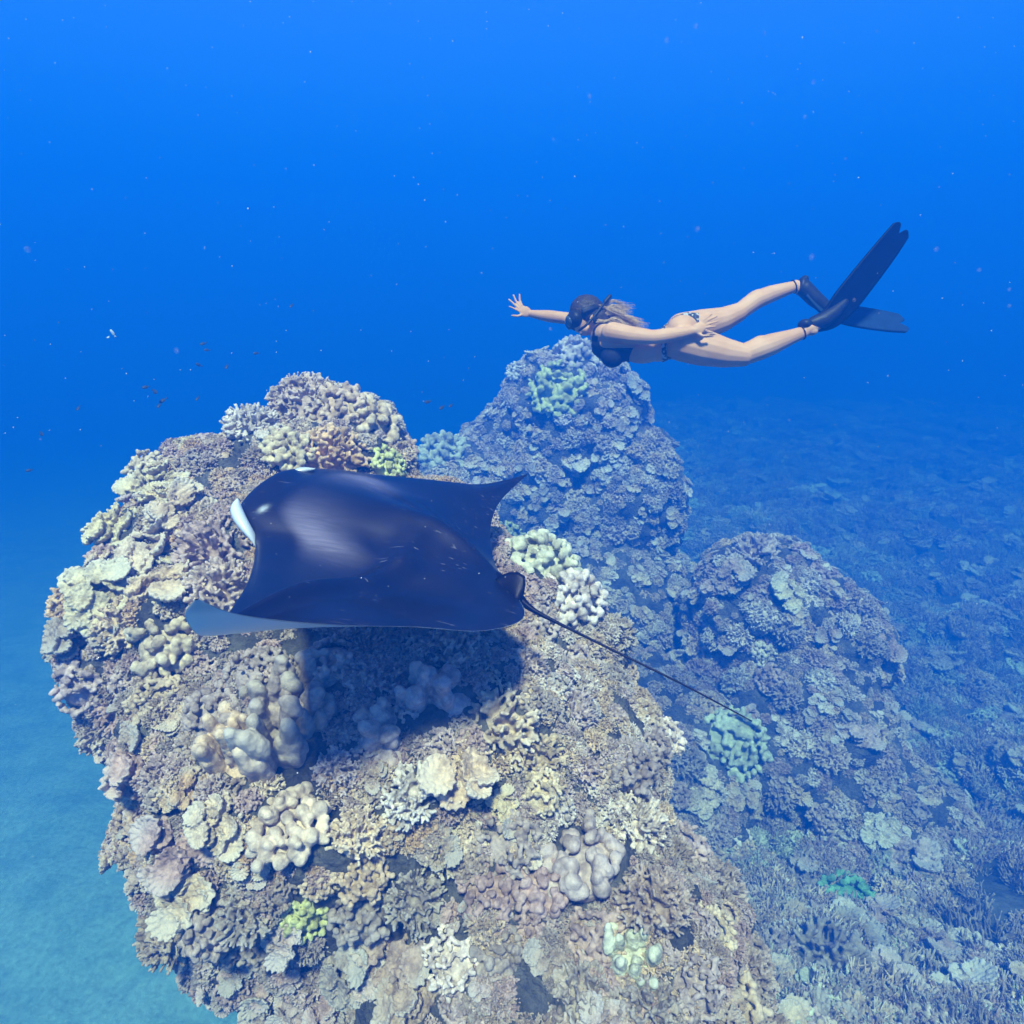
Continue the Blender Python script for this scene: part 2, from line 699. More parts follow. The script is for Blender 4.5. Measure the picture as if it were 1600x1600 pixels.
def proto_plate(seed, tiers=5, R=0.17):
    """stacked scalloped shelves"""
    r = random.Random(seed)
    bm = bmesh.new()
    for t in range(tiers):
        ang = r.uniform(0, 6.28)
        off = Vector((math.cos(ang), math.sin(ang), 0)) * R * math.sqrt(r.uniform(0.02, 0.75))
        z = 0.0075 * t - 0.01 + r.uniform(-0.006, 0.006)
        rad = R * r.uniform(0.24, 0.46)
        nseg, lob, ph = 48, r.randint(9, 15), r.uniform(0, 6)
        tilt = Vector((r.gauss(0, 0.22), r.gauss(0, 0.22))) + Vector((off.x, off.y)) * -1.2
        top, bot = [], []
        for rr_i, k in enumerate((0.35, 0.72, 0.94, 1.0)):
            ring_t, ring_b = [], []
            for j in range(nseg):
                a = 2 * math.pi * j / nseg
                s = 1 + (0.16 * abs(math.sin(lob * 0.5 * a + ph)) + 0.10 * math.sin(2 * a + ph) + 0.07 * math.sin(3 * a + 2 * ph)) * k
                x, y = math.cos(a) * rad * s * k, math.sin(a) * rad * s * k
                h = 0.022 * k * k + tilt.x * x + tilt.y * y + 0.009 * math.sin(lob * a + ph) * k * k
                th = 0.012 * (1 if k < 1 else 0.35)
                ring_t.append(bm.verts.new(off + Vector((x, y, z + h + th * 0.5))))
                ring_b.append(bm.verts.new(off + Vector((x, y, z + h - th * 0.9 - 0.035 * (1 - k)))))
            top.append(ring_t)
            bot.append(ring_b)
        for A, B in zip(top, top[1:]):
            for j in range(nseg):
                bm.faces.new([A[j], B[j], B[(j + 1) % nseg], A[(j + 1) % nseg]])
        for A, B in zip(bot, bot[1:]):
            for j in range(nseg):
                bm.faces.new([A[j], A[(j + 1) % nseg], B[(j + 1) % nseg], B[j]])
        for j in range(nseg):
            bm.faces.new([top[-1][j], bot[-1][j], bot[-1][(j + 1) % nseg], top[-1][(j + 1) % nseg]])
        bm.faces.new(list(reversed(top[0]))[::-1])
        bm.faces.new(list(reversed(bot[0])))
    add_ball(bm, (0, 0, -0.03), (R * 0.6, R * 0.6, 0.05), sub=3)
    for k in range(r.randint(16, 30)):
        a, q = r.uniform(0, 6.28), R * r.uniform(0.1, 0.95)
        add_ball(bm, (math.cos(a) * q, math.sin(a) * q, 0.004 * tiers * r.random()), r.uniform(0.009, 0.020), sub=2)
    bmesh.ops.recalc_face_normals(bm, faces=bm.faces)
    return finish(remeshed(bm, 0.0046, 1, 0.4, 'plate_coral'), 0.13, 0.20, seed, 0.006, 42)


def proto_column(seed, n=9):
    """smooth upright pillows and columns"""
    r = random.Random(seed)
    bm = bmesh.new()
    add_ball(bm, (0, 0, -0.04), (0.14, 0.12, 0.06), sub=3)
    for i in range(n):
        x, y = r.gauss(0, 0.075), r.gauss(0, 0.06)
        h = r.uniform(0.05, 0.145)
        a = r.uniform(0.020, 0.040)
        top = Vector((x * 1.12, y * 1.12, h))
        add_tube(bm, [Vector((x, y, -0.05)), Vector((x * 1.08, y * 1.08, h * 0.5)), top], [a, a * r.uniform(0.95, 1.15), a * r.uniform(0.8, 1.0)], 12)
        for k in range(r.randint(2, 5)):
            s = Vector((r.gauss(0, 1), r.gauss(0, 1), r.gauss(0, .6))).normalized()
            add_ball(bm, Vector((x * 1.08, y * 1.08, h * r.uniform(0.35, 0.95))) + s * a * 0.7, a * r.uniform(0.5, 0.8), sub=2)
    return finish(remeshed(bm, 0.0055, 2, 0.5, 'column_coral'), 0.14, 0.24, seed, 0.005, 30)


def proto_bush(seed, n=230):
    """fine cauliflower dome of short blunt twigs"""
    return proto_finger(seed, n, (0.0038, 0.0052), (0.025, 0.042), 0.122, 0.85, 0.85, 0.0038)


def proto_antler(seed, n=80):
    """loose upright antler fingers"""
    r = random.Random(seed)
    bm = bmesh.new()
    add_ball(bm, (0, 0, -0.03), (0.12, 0.11, 0.045), sub=3)
    for i in range(n):
        a = r.uniform(0.0040, 0.0062)
        q, t = 0.13 * math.sqrt(r.random()), r.uniform(0, 6.28)
        p = Vector((math.cos(t) * q, math.sin(t) * q, -0.02))
        d = (Vector((p.x * 2.6, p.y * 2.6, 1)) + Vector((r.gauss(0, .2), r.gauss(0, .2), 0))).normalized()
        ln = r.uniform(0.08, 0.17)
        pts = [p]
        for k in range(3):
            d = (d + Vector((r.gauss(0, .16), r.gauss(0, .16), 0.08))).normalized()
            pts.append(pts[-1] + d * ln / 3)
        add_tube(bm, pts, [a * 1.2, a, a * 0.95, a * 0.85], 7)
        for k in range(r.choice([0, 1, 1, 2])):
            b = pts[r.choice([1, 2])]
            s = (d + Vector((r.gauss(0, .6), r.gauss(0, .6), 0.1))).normalized()
            add_tube(bm, [b, b + s * ln * r.uniform(0.25, 0.42)], [a, a * 0.85], 7)
    return finish(remeshed(bm, 0.0038, 1, 0.4, 'antler_coral'), 0.14, 0.22, seed, 0.0014, 60)


def proto_cluster(seed, n=24):
    """separate-looking round balls huddled together"""
    return proto_lobe(seed, n, (0.017, 0.029), 0.12, 0.62)


PROTO = {
    'lobe': [proto_lobe(i + 1, n, k) for i, (n, k) in enumerate([(120, (0.010, 0.019)), (170, (0.008, 0.015)), (90, (0.011, 0.024)), (210, (0.007, 0.013)), (140, (0.008, 0.018))])],
    'finger': [proto_finger(i + 20, n) for i, n in enumerate([120, 145, 105, 130])],
    'plate': [proto_plate(i + 40, t) for i, t in enumerate([15, 12, 18, 14])],
    'column': [proto_column(i + 60, n) for i, n in enumerate([17, 12, 22])],
    'bush': [proto_bush(i + 80) for i in range(2)],
    'antler': [proto_antler(i + 100) for i in range(3)],
    'cluster': [proto_cluster(i + 120, n) for i, n in enumerate([60, 46])],
}
KIND_NAME = {'lobe': 'lobe_coral', 'finger': 'finger_coral', 'plate': 'plate_coral', 'column': 'column_coral', 'bush': 'cauliflower_coral', 'antler': 'antler_coral', 'cluster': 'ball_coral'}
KIND_WORD = {'lobe': 'knobbly lobe coral', 'finger': 'stubby finger coral', 'plate': 'scalloped plate coral', 'column': 'smooth column coral', 'bush': 'fine cauliflower coral', 'antler': 'antler coral', 'cluster': 'round ball coral'}
print('coral shapes', {k: [len(m.polygons) for m in v] for k, v in PROTO.items()})

TINT = {
    'beige': (0.661, 0.482, 0.322), 'cream': (0.718, 0.556, 0.397), 'tan': (0.661, 0.428, 0.253), 'grey': (0.433, 0.342, 0.287), 'mauve': (0.524, 0.358, 0.305),
    'lavender': (0.593, 0.449, 0.391), 'white': (0.740, 0.620, 0.520), 'mint': (0.610, 0.600, 0.450), 'lime': (0.593, 0.589, 0.253), 'yellow': (0.707, 0.567, 0.356), 'green': (0.251, 0.535, 0.287), 'brown': (0.450, 0.335, 0.255),
}
COLONIES = []          # (x, y, z, radius) of everything set on the reef


def place_matrix(loc, no, size, spin, tilt_up=0.45, r=None):
    up = (Vector(no) * (1 - tilt_up) + Vector((0, 0, 1)) * tilt_up).normalized()
    q = up.to_track_quat('Z', 'Y')
    return q @ Euler((0, 0, spin)).to_quaternion()


def colony(kind, loc, no, size, tint, label, group=None, variant=None, stretch=(1, 1, 1), tilt_up=0.4, sink=0.25):
    """one coral colony; size is its radius in metres"""
    me = PROTO[kind][rng.randrange(len(PROTO[kind])) if variant is None else variant]
    o = bpy.data.objects.new(KIND_NAME[kind], me)
    s = size / 0.155
    o.rotation_mode = 'QUATERNION'
    o.rotation_quaternion = place_matrix(loc, no, size, rng.uniform(0, 6.28), tilt_up)
    o.scale = (s * stretch[0], s * stretch[1], s * stretch[2])
    o.location = Vector(loc) - Vector(no) * size * sink * 0.3
    c = TINT[tint] if isinstance(tint, str) else tint
    v = rng.uniform(0.88, 1.1)
    o['tint'] = [c[0] * v * rng.uniform(0.96, 1.04), c[1] * v, c[2] * v * rng.uniform(0.94, 1.06)]
    link(o)
    tag(o, label, 'coral', group)
    COLONIES.append((loc[0], loc[1], loc[2], size))
    return o


# --- colonies one can point to: (pixel x, y, kind, radius in photo pixels, tint, label)
HERO = [
    (150, 938, 'plate', 44, 'yellow', 'bright yellow-green plate coral jutting from the edge of the big mound'),
    (118, 985, 'plate', 37, 'grey', 'dull grey plate coral just beneath the bright yellow-green plate'),
    (395, 632, 'bush', 62, 'lavender', 'blue-grey domed cauliflower coral on the far rim of the big mound'),
    (525, 640, 'lobe', 52, 'beige', 'knobbly beige coral forming the peak of the big mound, nearest the cauliflower dome'),
    (585, 655, 'cluster', 50, 'cream', 'cream coral with fat knobs on the mound\'s peak, beside the hazy blue mound'),
    (512, 600, 'finger', 34, 'lavender', 'small finger coral crowning the topmost point of the big mound'),
    (325, 668, 'finger', 52, 'white', 'whitish finger coral on the far rim below the cauliflower dome'),
    (240, 730, 'lobe', 50, 'cream', 'cream knobbly coral on the upper shoulder of the big mound\'s open-water edge'),
    (605, 722, 'lobe', 36, 'lime', 'small lime-green coral just above the manta ray\'s raised back'),
    (520, 722, 'finger', 62, 'tan', 'orange-tan finger coral directly behind the manta ray\'s head'),
    (450, 705, 'cluster', 42, 'yellow', 'pale yellow ball coral above the manta ray\'s mouth'),
    (690, 705, 'lobe', 42, 'mint', 'pale mint coral above the manta ray\'s far wing'),
    (790, 835, 'lobe', 34, 'lime', 'lime-green coral peeking out behind the manta ray\'s far wing'),
    (845, 880, 'lobe', 68, 'mint', 'large whitish mint coral beside the manta ray\'s tail root'),
    (900, 935, 'lobe', 54, 'white', 'whitish lumpy coral under the start of the manta ray\'s tail'),
    (330, 860, 'finger', 70, 'mauve', 'mauve-beige finger coral in front of the manta ray\'s head'),
    (345, 925, 'finger', 62, 'lavender', 'pinkish finger coral between the manta ray\'s head and its pale wing tip'),
    (255, 925, 'plate', 45, 'beige', 'beige scalloped coral above the manta ray\'s pale wing tip'),
    (225, 870, 'plate', 41, 'cream', 'cream scalloped shelf coral on the big mound, level with the manta ray\'s head'),
    (160, 830, 'plate', 39, 'yellow', 'yellowish stack of shelf corals at the open-water edge'),
    (200, 770, 'plate', 41, 'yellow', 'yellow-cream shelf coral on the shoulder below the far rim'),
    (255, 1005, 'cluster', 56, 'cream', 'cream ball coral just below the manta ray\'s pale wing tip'),
    (432, 1150, 'column', 78, 'grey', 'tall grey smooth columns standing at the edge of the manta ray\'s shadow'),
    (470, 1090, 'column', 56, 'grey', 'dim grey columns just inside the manta ray\'s shadow'),
    (380, 1175, 'column', 66, 'beige', 'pale beige columns on the lit side of the tall grey columns'),
    (690, 1090, 'column', 62, 'lavender', 'smooth lavender boulder coral at the far end of the shadow'),
    (780, 1130, 'finger', 72, 'cream', 'cream finger coral just beyond the manta ray\'s shadow'),
    (840, 1180, 'finger', 56, 'beige', 'beige finger coral between the shadow and the yellow-green lobes'),
    (452, 1285, 'cluster', 72, 'cream', 'cream bulbous coral below the tall grey columns'),
    (345, 1290, 'plate', 41, 'cream', 'cream scalloped plate on the near face of the big mound'),
    (300, 1385, 'plate', 44, 'beige', 'pale scalloped ledge low on the near face'),
    (300, 1240, 'plate', 31, 'tan', 'small tan plates beside the pale beige columns'),
    (475, 1430, 'lobe', 44, 'lime', 'bright lime-green coral low on the near face'),
    (845, 1240, 'lobe', 40, 'yellow', 'yellow-green lobed coral at the middle of the near face'),
    (785, 1262, 'plate', 20, 'yellow', 'small yellow plate beside the yellow-green lobed coral'),
    (905, 1340, 'cluster', 78, 'lavender', 'lavender ball coral with fat round knobs on the near face'),
    (850, 1385, 'cluster', 52, 'mauve', 'mauve ball coral adjoining the fat lavender balls'),
    (985, 1490, 'column', 42, 'mint', 'pale green knobs and columns low on the near face'),
    (1112, 1455, 'lobe', 46, 'yellow', 'yellowish lobed coral at the lower corner of the big mound'),
    (708, 1495, 'lobe', 56, 'white', 'pale bluish-white rosette coral near the foot of the big mound'),
    (545, 1515, 'plate', 44, 'grey', 'grey-blue flat plate coral near the foot of the big mound'),
    (625, 1500, 'plate', 51, 'brown', 'brown plate coral with a pale rim near the foot of the big mound'),
    (640, 1565, 'plate', 47, 'brown', 'dull brown plate coral at the very bottom of the big mound'),
    (560, 1300, 'finger', 50, 'cream', 'pale finger coral on the near face under the shadow'),
    (640, 1240, 'finger', 56, 'white', 'whitish finger coral directly beneath the manta ray\'s shadow'),
    (1145, 1165, 'lobe', 62, 'mint', 'pale mint coral head by the tip of the manta ray\'s tail'),
    (1330, 1405, 'lobe', 54, 'green', 'vivid green coral mound in the gully'),
    (870, 610, 'lobe', 52, 'lime', 'yellow-green coral near the top of the hazy mound under the swimmer'),
    (905, 555, 'lobe', 44, 'white', 'whitish coral crowning the hazy mound beneath the swimmer\'s mask'),
    (1285, 872, 'lobe', 30, 'mint', 'pale green coral on top of the mound beyond the ray\'s tail'),
    (1180, 862, 'finger', 44, 'lavender', 'bristly grey finger coral topping the mound beyond the ray\'s tail'),
    (1230, 930, 'plate', 27, 'yellow', 'small yellowish plate on the face of the mound beyond the ray\'s tail'),
    (1420, 1345, 'plate', 36, 'lavender', 'flat pale plate coral above the vivid green coral'),
    (1300, 1500, 'finger', 72, 'grey', 'grey finger thicket just below the vivid green coral'),
    (1420, 1540, 'antler', 56, 'lavender', 'pale-tipped antler coral in the corner below the gully'),
    (1530, 1470, 'antler', 54, 'grey', 'blue-grey antler coral at the edge of the reef flat'),
    (1560, 1570, 'antler', 54, 'lavender', 'antler coral in the lowest corner of the reef flat'),
    (1250, 1390, 'finger', 40, 'grey', 'slender finger coral standing alone on silt beside the vivid green coral'),
]
MARKS = []             # (pixel x, y, hill, short name) of the colonies that others are described by
SHORT = ['bright yellow-green plate', 'dull grey plate', 'cauliflower dome', 'beige peak coral', 'fat-knobbed cream coral', 'crowning finger coral', 'whitish rim finger coral', 'cream shoulder coral',
         'lime-green coral above the ray', 'orange-tan finger coral', 'pale yellow ball coral', 'mint coral above the far wing', 'lime-green coral behind the far wing', 'large whitish mint coral', 'whitish lumpy coral',
         'mauve finger coral before the ray', 'pinkish finger coral', 'beige scalloped coral', 'cream shelf coral', 'yellowish shelf stack', 'yellow-cream shelf coral', 'cream ball coral under the wing tip',
         'tall grey columns', 'dim shaded columns', 'pale beige columns', 'lavender boulder coral', 'cream finger coral beyond the shadow', 'beige finger coral by the lobes', 'cream bulbous coral', 'cream scalloped plate',
         'pale scalloped ledge', 'small tan plates', 'bright lime-green coral', 'yellow-green lobed coral', 'small yellow plate', 'fat lavender balls', 'mauve ball coral', 'pale green knobs', 'yellowish corner coral', 'bluish-white rosette',
         'grey-blue flat plate', 'brown pale-rimmed plate', 'dull brown plate', 'pale finger coral under the shadow', 'whitish finger coral under the shadow', 'mint coral by the tail tip', 'vivid green coral', 'yellow-green hazy coral',
         'whitish crown of the hazy mound', 'pale green mound-top coral', 'bristly grey finger coral', 'small yellowish plate', 'flat pale plate', 'grey finger thicket', 'pale-tipped antler coral', 'blue-grey antler coral', 'corner antler coral', 'lone finger coral']
for (px, py, kind, rad, tint, label), short in zip(HERO, SHORT):
    h = on_reef(px, py)
    for k in range(12):
        if px > 1100 or h is not None and h[0] is not floor_o:
            break
        px += 12
        h = on_reef(px, py)
    if h is None:
        continue
    d = to_px(h[1])[2]
    st = (1, 1, 1)
    if 'tall grey smooth' in label or 'pale beige columns' in label:
        st = (0.85, 0.85, 1.25)
    MARKS.append((px, py, h[0], short))
    colony(kind, h[1], h[2], rad * d / FOCAL * 1.05, tint, label, stretch=st, tilt_up=0.62 if kind in ('column', 'antler') else 0.4)

# --- the rest of the colonies, spread over the surfaces the photo shows
def region(px, py, o):
    """kinds, tints and words that suit a patch of reef"""
    if o is near_hill:
        if py < 690:
            return 'along the far rim of the big mound', [('lobe', 5), ('finger', 4), ('plate', 1)], ['beige', 'cream', 'lavender', 'white']
        if px < 300 and py < 960:
            return 'on the sunlit upper flank of the big mound facing open water', [('plate', 2), ('lobe', 6), ('finger', 3)], ['cream', 'yellow', 'beige', 'tan', 'mauve', 'brown']
        if px < 330 and py < 1330:
            return 'on the steep open-water flank of the big mound', [('finger', 5), ('plate', 1), ('lobe', 5)], ['lavender', 'mauve', 'grey', 'brown', 'beige']
        if py < 960:
            return 'around the manta ray on top of the big mound', [('finger', 6), ('lobe', 4), ('cluster', 1)], ['mauve', 'beige', 'lavender', 'tan', 'brown']
        if py < 1190 and px < 760:
            return 'in the manta ray\'s shadow', [('finger', 4), ('lobe', 3), ('column', 2)], ['grey', 'lavender', 'mauve']
        if px > 830 and py < 1300:
            return 'on the shoulder of the big mound beneath the manta ray\'s tail', [('finger', 5), ('lobe', 4), ('bush', 2)], ['lavender', 'grey', 'white', 'beige']
        if px > 760:
            return 'on the lower near face of the big mound towards the gully', [('lobe', 6), ('cluster', 2), ('finger', 5), ('plate', 1)], ['mauve', 'lavender', 'beige', 'grey', 'brown']
        if py < 1400:
            return 'on the near face of the big mound below the shadow', [('finger', 5), ('cluster', 1.5), ('plate', 1), ('lobe', 6)], ['beige', 'tan', 'mauve', 'lavender', 'brown', 'cream']
        return 'near the foot of the big mound', [('plate', 4), ('lobe', 5), ('finger', 3)], ['grey', 'brown', 'mauve', 'grey', 'lavender']
    if o is back_hill:
        return 'on the hazy mound behind the swimmer', [('lobe', 6), ('finger', 3), ('plate', 2), ('bush', 1)], ['beige', 'lavender', 'white', 'cream', 'grey']
    if o is right_hill:
        return 'on the mound beyond the manta ray\'s tail', [('lobe', 5), ('finger', 5), ('plate', 2), ('bush', 1)], ['beige', 'grey', 'lavender', 'white', 'mauve']
    return 'on the reef flat beside the mounds', [('antler', 5), ('finger', 5), ('lobe', 2)], ['grey', 'lavender', 'beige']


def pick(weighted):
    t = rng.uniform(0, sum(w for _, w in weighted))
    for k, w in weighted:
        t -= w
        if t <= 0:
            return k
    return weighted[-1][0]


def free(p, r, k=0.62):
    for x, y, z, q in COLONIES:
        if (p[0] - x) ** 2 + (p[1] - y) ** 2 + (p[2] - z) ** 2 < ((r + q) * k) ** 2:
            return False
    return True


cand = []
for py in range(540, 1680, 17):
    for px in range(20, 1660, 17):
        cand.append((px + rng.uniform(-8, 8), py + rng.uniform(-8, 8)))
rng.shuffle(cand)
n_col = 0
LIMIT = 300 - len(HERO)
hits = []
for px, py in cand:
    h = on_reef(px, py)
    if h is None or h[0] is floor_o and (to_px(h[1])[2] > 9.0 or px < 1100):
        continue
    hits.append((px, py, h))
USED = {t[5] for t in HERO}
BOUNDS = {}
for px, py, h in hits:
    q = BOUNDS.setdefault(h[0].name, [px, px, py, py])
    q[0], q[1], q[2], q[3] = min(q[0], px), max(q[1], px), min(q[2], py), max(q[3], py)
for scale_pass, keep in ((1.0, 0.60), (0.72, 0.60), (0.5, 0.6)):
    for px, py, h in hits:
        if n_col >= LIMIT:
            break
        where, kinds, tints = region(px, py, h[0])
        d = to_px(h[1])[2]
        size = rng.uniform(0.095, 0.150) * scale_pass * {near_hill: 1.0, back_hill: 1.5, right_hill: 1.62}.get(h[0], 1.5)
        # bare silted rock low on the near face, and hollows here and there
        if h[0] is near_hill and py > 1330 and 500 < px < 720 and rng.random() < 0.4:
            continue
        if vn1(h[1].x * 2.3, h[1].y * 2.3, h[1].z * 2.3, 77) < -0.60:
            continue
        if not free(h[1], size, keep):
            continue
        for attempt in range(10):
            kind, tint = pick(kinds), rng.choice(tints)
            word = {'white': 'whitish', 'cream': 'cream', 'yellow': 'yellowish'}.get(tint, tint)
            label = f'{word} {KIND_WORD[kind]} {where}'
            big = 'small ' if size < 0.10 else ('' if size < 0.145 else 'large ')
            opts = []
            for q, a, b, nm in sorted([((px - a) ** 2 + (py - b) ** 2, a, b, nm) for a, b, oo, nm in MARKS if oo is h[0]])[:4]:
                if q > 240 ** 2:
                    break
                side = ('right of' if px > a else 'left of') if abs(px - a) > abs(py - b) else ('below' if py > b else 'above')
                gap = 'just ' if q < 75 ** 2 else ('' if q < 120 ** 2 else ('some way ' if q < 180 ** 2 else 'well '))
                opts.append(f'{big}{word} {KIND_WORD[kind]} {gap}{side} the {nm}')
            x0, x1, y0, y1 = BOUNDS[h[0].name]
            gu = ['high', 'midway', 'low'][min(2, max(0, int(3 * (py - y0) / (y1 - y0))))]
            gs = ['left side', 'middle', 'right side'][min(2, max(0, int(3 * (px - x0) / (x1 - x0))))]
            place = {near_hill.name: 'big mound', back_hill.name: 'hazy mound', right_hill.name: 'mound beyond the ray\'s tail'}.get(h[0].name, 'reef flat')
            opts.append(f'{big}{word} {KIND_WORD[kind]} {gu} on the {gs} of the {place}')
            opts = [l if len(l.split()) < 17 else l.replace('some way ', '').replace('knobbly ', '').replace('stubby ', '').replace('scalloped ', '').replace('fine ', '') for l in opts]
            label = next((l for l in opts if l not in USED), opts[-1])
            if label not in USED:
                break
        USED.add(label)
        colony(kind, h[1], h[2], size, tint, label, group='corals ' + where)
        n_col += 1
print('colonies', n_col, 'hero', len(HERO))

# --- what nobody could count: small growth between the colonies and the coral carpet of the reef flat
proto_col = bpy.data.collections.new('coral_growth_shapes')
for kind in ('lobe', 'finger', 'antler', 'plate'):
    for me in PROTO[kind]:
        proto_col.objects.link(bpy.data.objects.new('zz_' + kind, me))
ORDER = sorted([o.name for o in proto_col.objects])
IDX = {k: [i for i, n in enumerate(ORDER) if n.split('.')[0] == 'zz_' + k] for k in ('lobe', 'finger', 'antler', 'plate')}


def scatter(name, pts, label):
    """pts: (location, quaternion, scale, index, tint)"""
    me = bpy.data.meshes.new(name)
    me.from_pydata([tuple(p[0]) for p in pts], [], [])
    for nm, ty, key in (('rot', 'FLOAT_VECTOR', 'vector'), ('scl', 'FLOAT', 'value'), ('pick', 'INT', 'value'), ('tint', 'FLOAT_VECTOR', 'vector')):
        a = me.attributes.new(nm, ty, 'POINT')
        i = {'rot': 1, 'scl': 2, 'pick': 3, 'tint': 4}[nm]
        vals = [tuple(p[1].to_euler()) if nm == 'rot' else p[i] for p in pts]
        a.data.foreach_set(key, np.array(vals).ravel())
    o = link(bpy.data.objects.new(name, me))
    g = bpy.data.node_groups.new(name, 'GeometryNodeTree')
    g.interface.new_socket('Geometry', in_out='INPUT', socket_type='NodeSocketGeometry')
    g.interface.new_socket('Geometry', in_out='OUTPUT', socket_type='NodeSocketGeometry')
    n = g.nodes
    gi, go = n.new('NodeGroupInput'), n.new('NodeGroupOutput')
    ci = n.new('GeometryNodeCollectionInfo')
    ci.inputs['Collection'].default_value = proto_col
    ci.inputs['Separate Children'].default_value = True
    ci.inputs['Reset Children'].default_value = True
    ip = n.new('GeometryNodeInstanceOnPoints')
    ip.inputs['Pick Instance'].default_value = True

    def attr(nm, ty):
        a = n.new('GeometryNodeInputNamedAttribute')
        a.data_type = ty
        a.inputs['Name'].default_value = nm
        return a.outputs['Attribute']
    e2r = n.new('FunctionNodeEulerToRotation')
    g.links.new(gi.outputs[0], ip.inputs['Points'])
    g.links.new(ci.outputs[0], ip.inputs['Instance'])
    g.links.new(attr('pick', 'INT'), ip.inputs['Instance Index'])
    g.links.new(attr('rot', 'FLOAT_VECTOR'), e2r.inputs[0])
    g.links.new(e2r.outputs[0], ip.inputs['Rotation'])
    g.links.new(attr('scl', 'FLOAT'), ip.inputs['Scale'])
    g.links.new(ip.outputs[0], go.inputs[0])
    o.modifiers.new('growth', 'NODES').node_group = g
    tag(o, label, kind='stuff')
    return o


def jit(c, r=0.12):
    v = rng.uniform(1 - r, 1 + r)
    return (c[0] * v, c[1] * v, c[2] * v)


HEROES = [(Vector(c[:3]), c[3]) for c in COLONIES[:len(HERO)]]
pts = []
for o in HILLS:
    me = o.data
    co, no = get_co(me), get_no(me)
    k = 0
    want = {near_hill: 4600, right_hill: 2300, back_hill: 2400}[o]
    order = list(range(len(co)))
    rng.shuffle(order)
    for i in order:
        if k >= want:
            break
        p, nn = Vector(co[i]), Vector(no[i])
        if p.z < -7.6 or nn.z < -0.35 or nn.dot(-p.normalized()) < -0.35:
            continue
        if vn1(p.x * 2.3, p.y * 2.3, p.z * 2.3, 77) < -0.55 and rng.random() < 0.5:
            continue
        x, y, d = to_px(p)
        if not (-60 < x < 1660 and 450 < y < 1700):
            continue
        if o is near_hill and 500 < x < 720 and y > 1330 and rng.random() < 0.7:
            continue
        if any((p - hc).length < hr_ * 0.8 for hc, hr_ in HEROES):
            continue
        where, kinds, tints = region(x, y, o)
        kd = pick([(a, b) for a, b in kinds if a in IDX] or [('lobe', 1)])
        s = rng.uniform(0.03, 0.08) * {near_hill: 1.0, back_hill: 1.8, right_hill: 1.65}[o]
        pts.append((p - nn * s * 0.15, place_matrix(p, nn, s, rng.uniform(0, 6.28), 0.35), s / 0.155, rng.choice(IDX[kd]), jit(TINT[rng.choice(tints)])))
        k += 1
scatter('coral_rubble', pts, 'small coral growth filling the gaps between the larger colonies')

pts = []
tries = 0
while len(pts) < 13000 and tries < 90000:
    tries += 1
    y = 1.5 + 42 * rng.random() ** 1.75
    x = rng.uniform(-1.5, 0.9 * y + 2.5)
    t = min(1, max(0, (x - (-0.9 + 0.16 * (y - 3.0)) + 0.9) / 1.8))
    if rng.random() > (t * t * (3 - 2 * t)) ** 2:
        continue
    if vn1(x * 0.8, y * 0.8, 3.0, 41) < -0.62:
        continue
    h = BV[3][1].ray_cast(Vector((x, y, 5)), Vector((0, 0, -1)))
    if h[0] is None:
        continue
    z = h[0].z
    if any((Vector((x, y, z)) - hc).length < hr_ * 0.8 for hc, hr_ in HEROES):
        continue
    s = rng.uniform(0.08, 0.19) * (1 + 0.05 * y)
    kd = pick([('antler', 5), ('finger', 5), ('lobe', 3), ('plate', 1)])
    pts.append((Vector((x, y, z - 0.01)), place_matrix((x, y, z), (rng.gauss(0, .25), rng.gauss(0, .25), 1), s, rng.uniform(0, 6.28), 0.3), s / 0.155, rng.choice(IDX[kd]), jit(TINT[rng.choice(['grey', 'lavender', 'beige', 'white', 'mauve', 'mint'])], 0.25)))
scatter('coral_rubble', pts, 'carpet of branching coral covering the reef flat into the blue')


# ------------------------------------------------------------------ manta ray
def catmull(P, t):
    """P (k,m) control rows at integer parameters, t array -> interpolated rows"""
    P = np.asarray(P, float)
    k = len(P)
    i = np.clip(np.floor(t).astype(int), 0, k - 2)
    f = (t - i)[:, None]
    p0, p1, p2, p3 = P[np.clip(i - 1, 0, k - 1)], P[i], P[i + 1], P[np.clip(i + 2, 0, k - 1)]
    return 0.5 * ((2 * p1) + (-p0 + p2) * f + (2 * p0 - 5 * p1 + 4 * p2 - p3) * f * f + (-p0 + 3 * p1 - 3 * p2 + p3) * f ** 3)


def sm_(x, a, b):
    t = np.clip((x - a) / (b - a), 0, 1)
    return t * t * (3 - 2 * t)


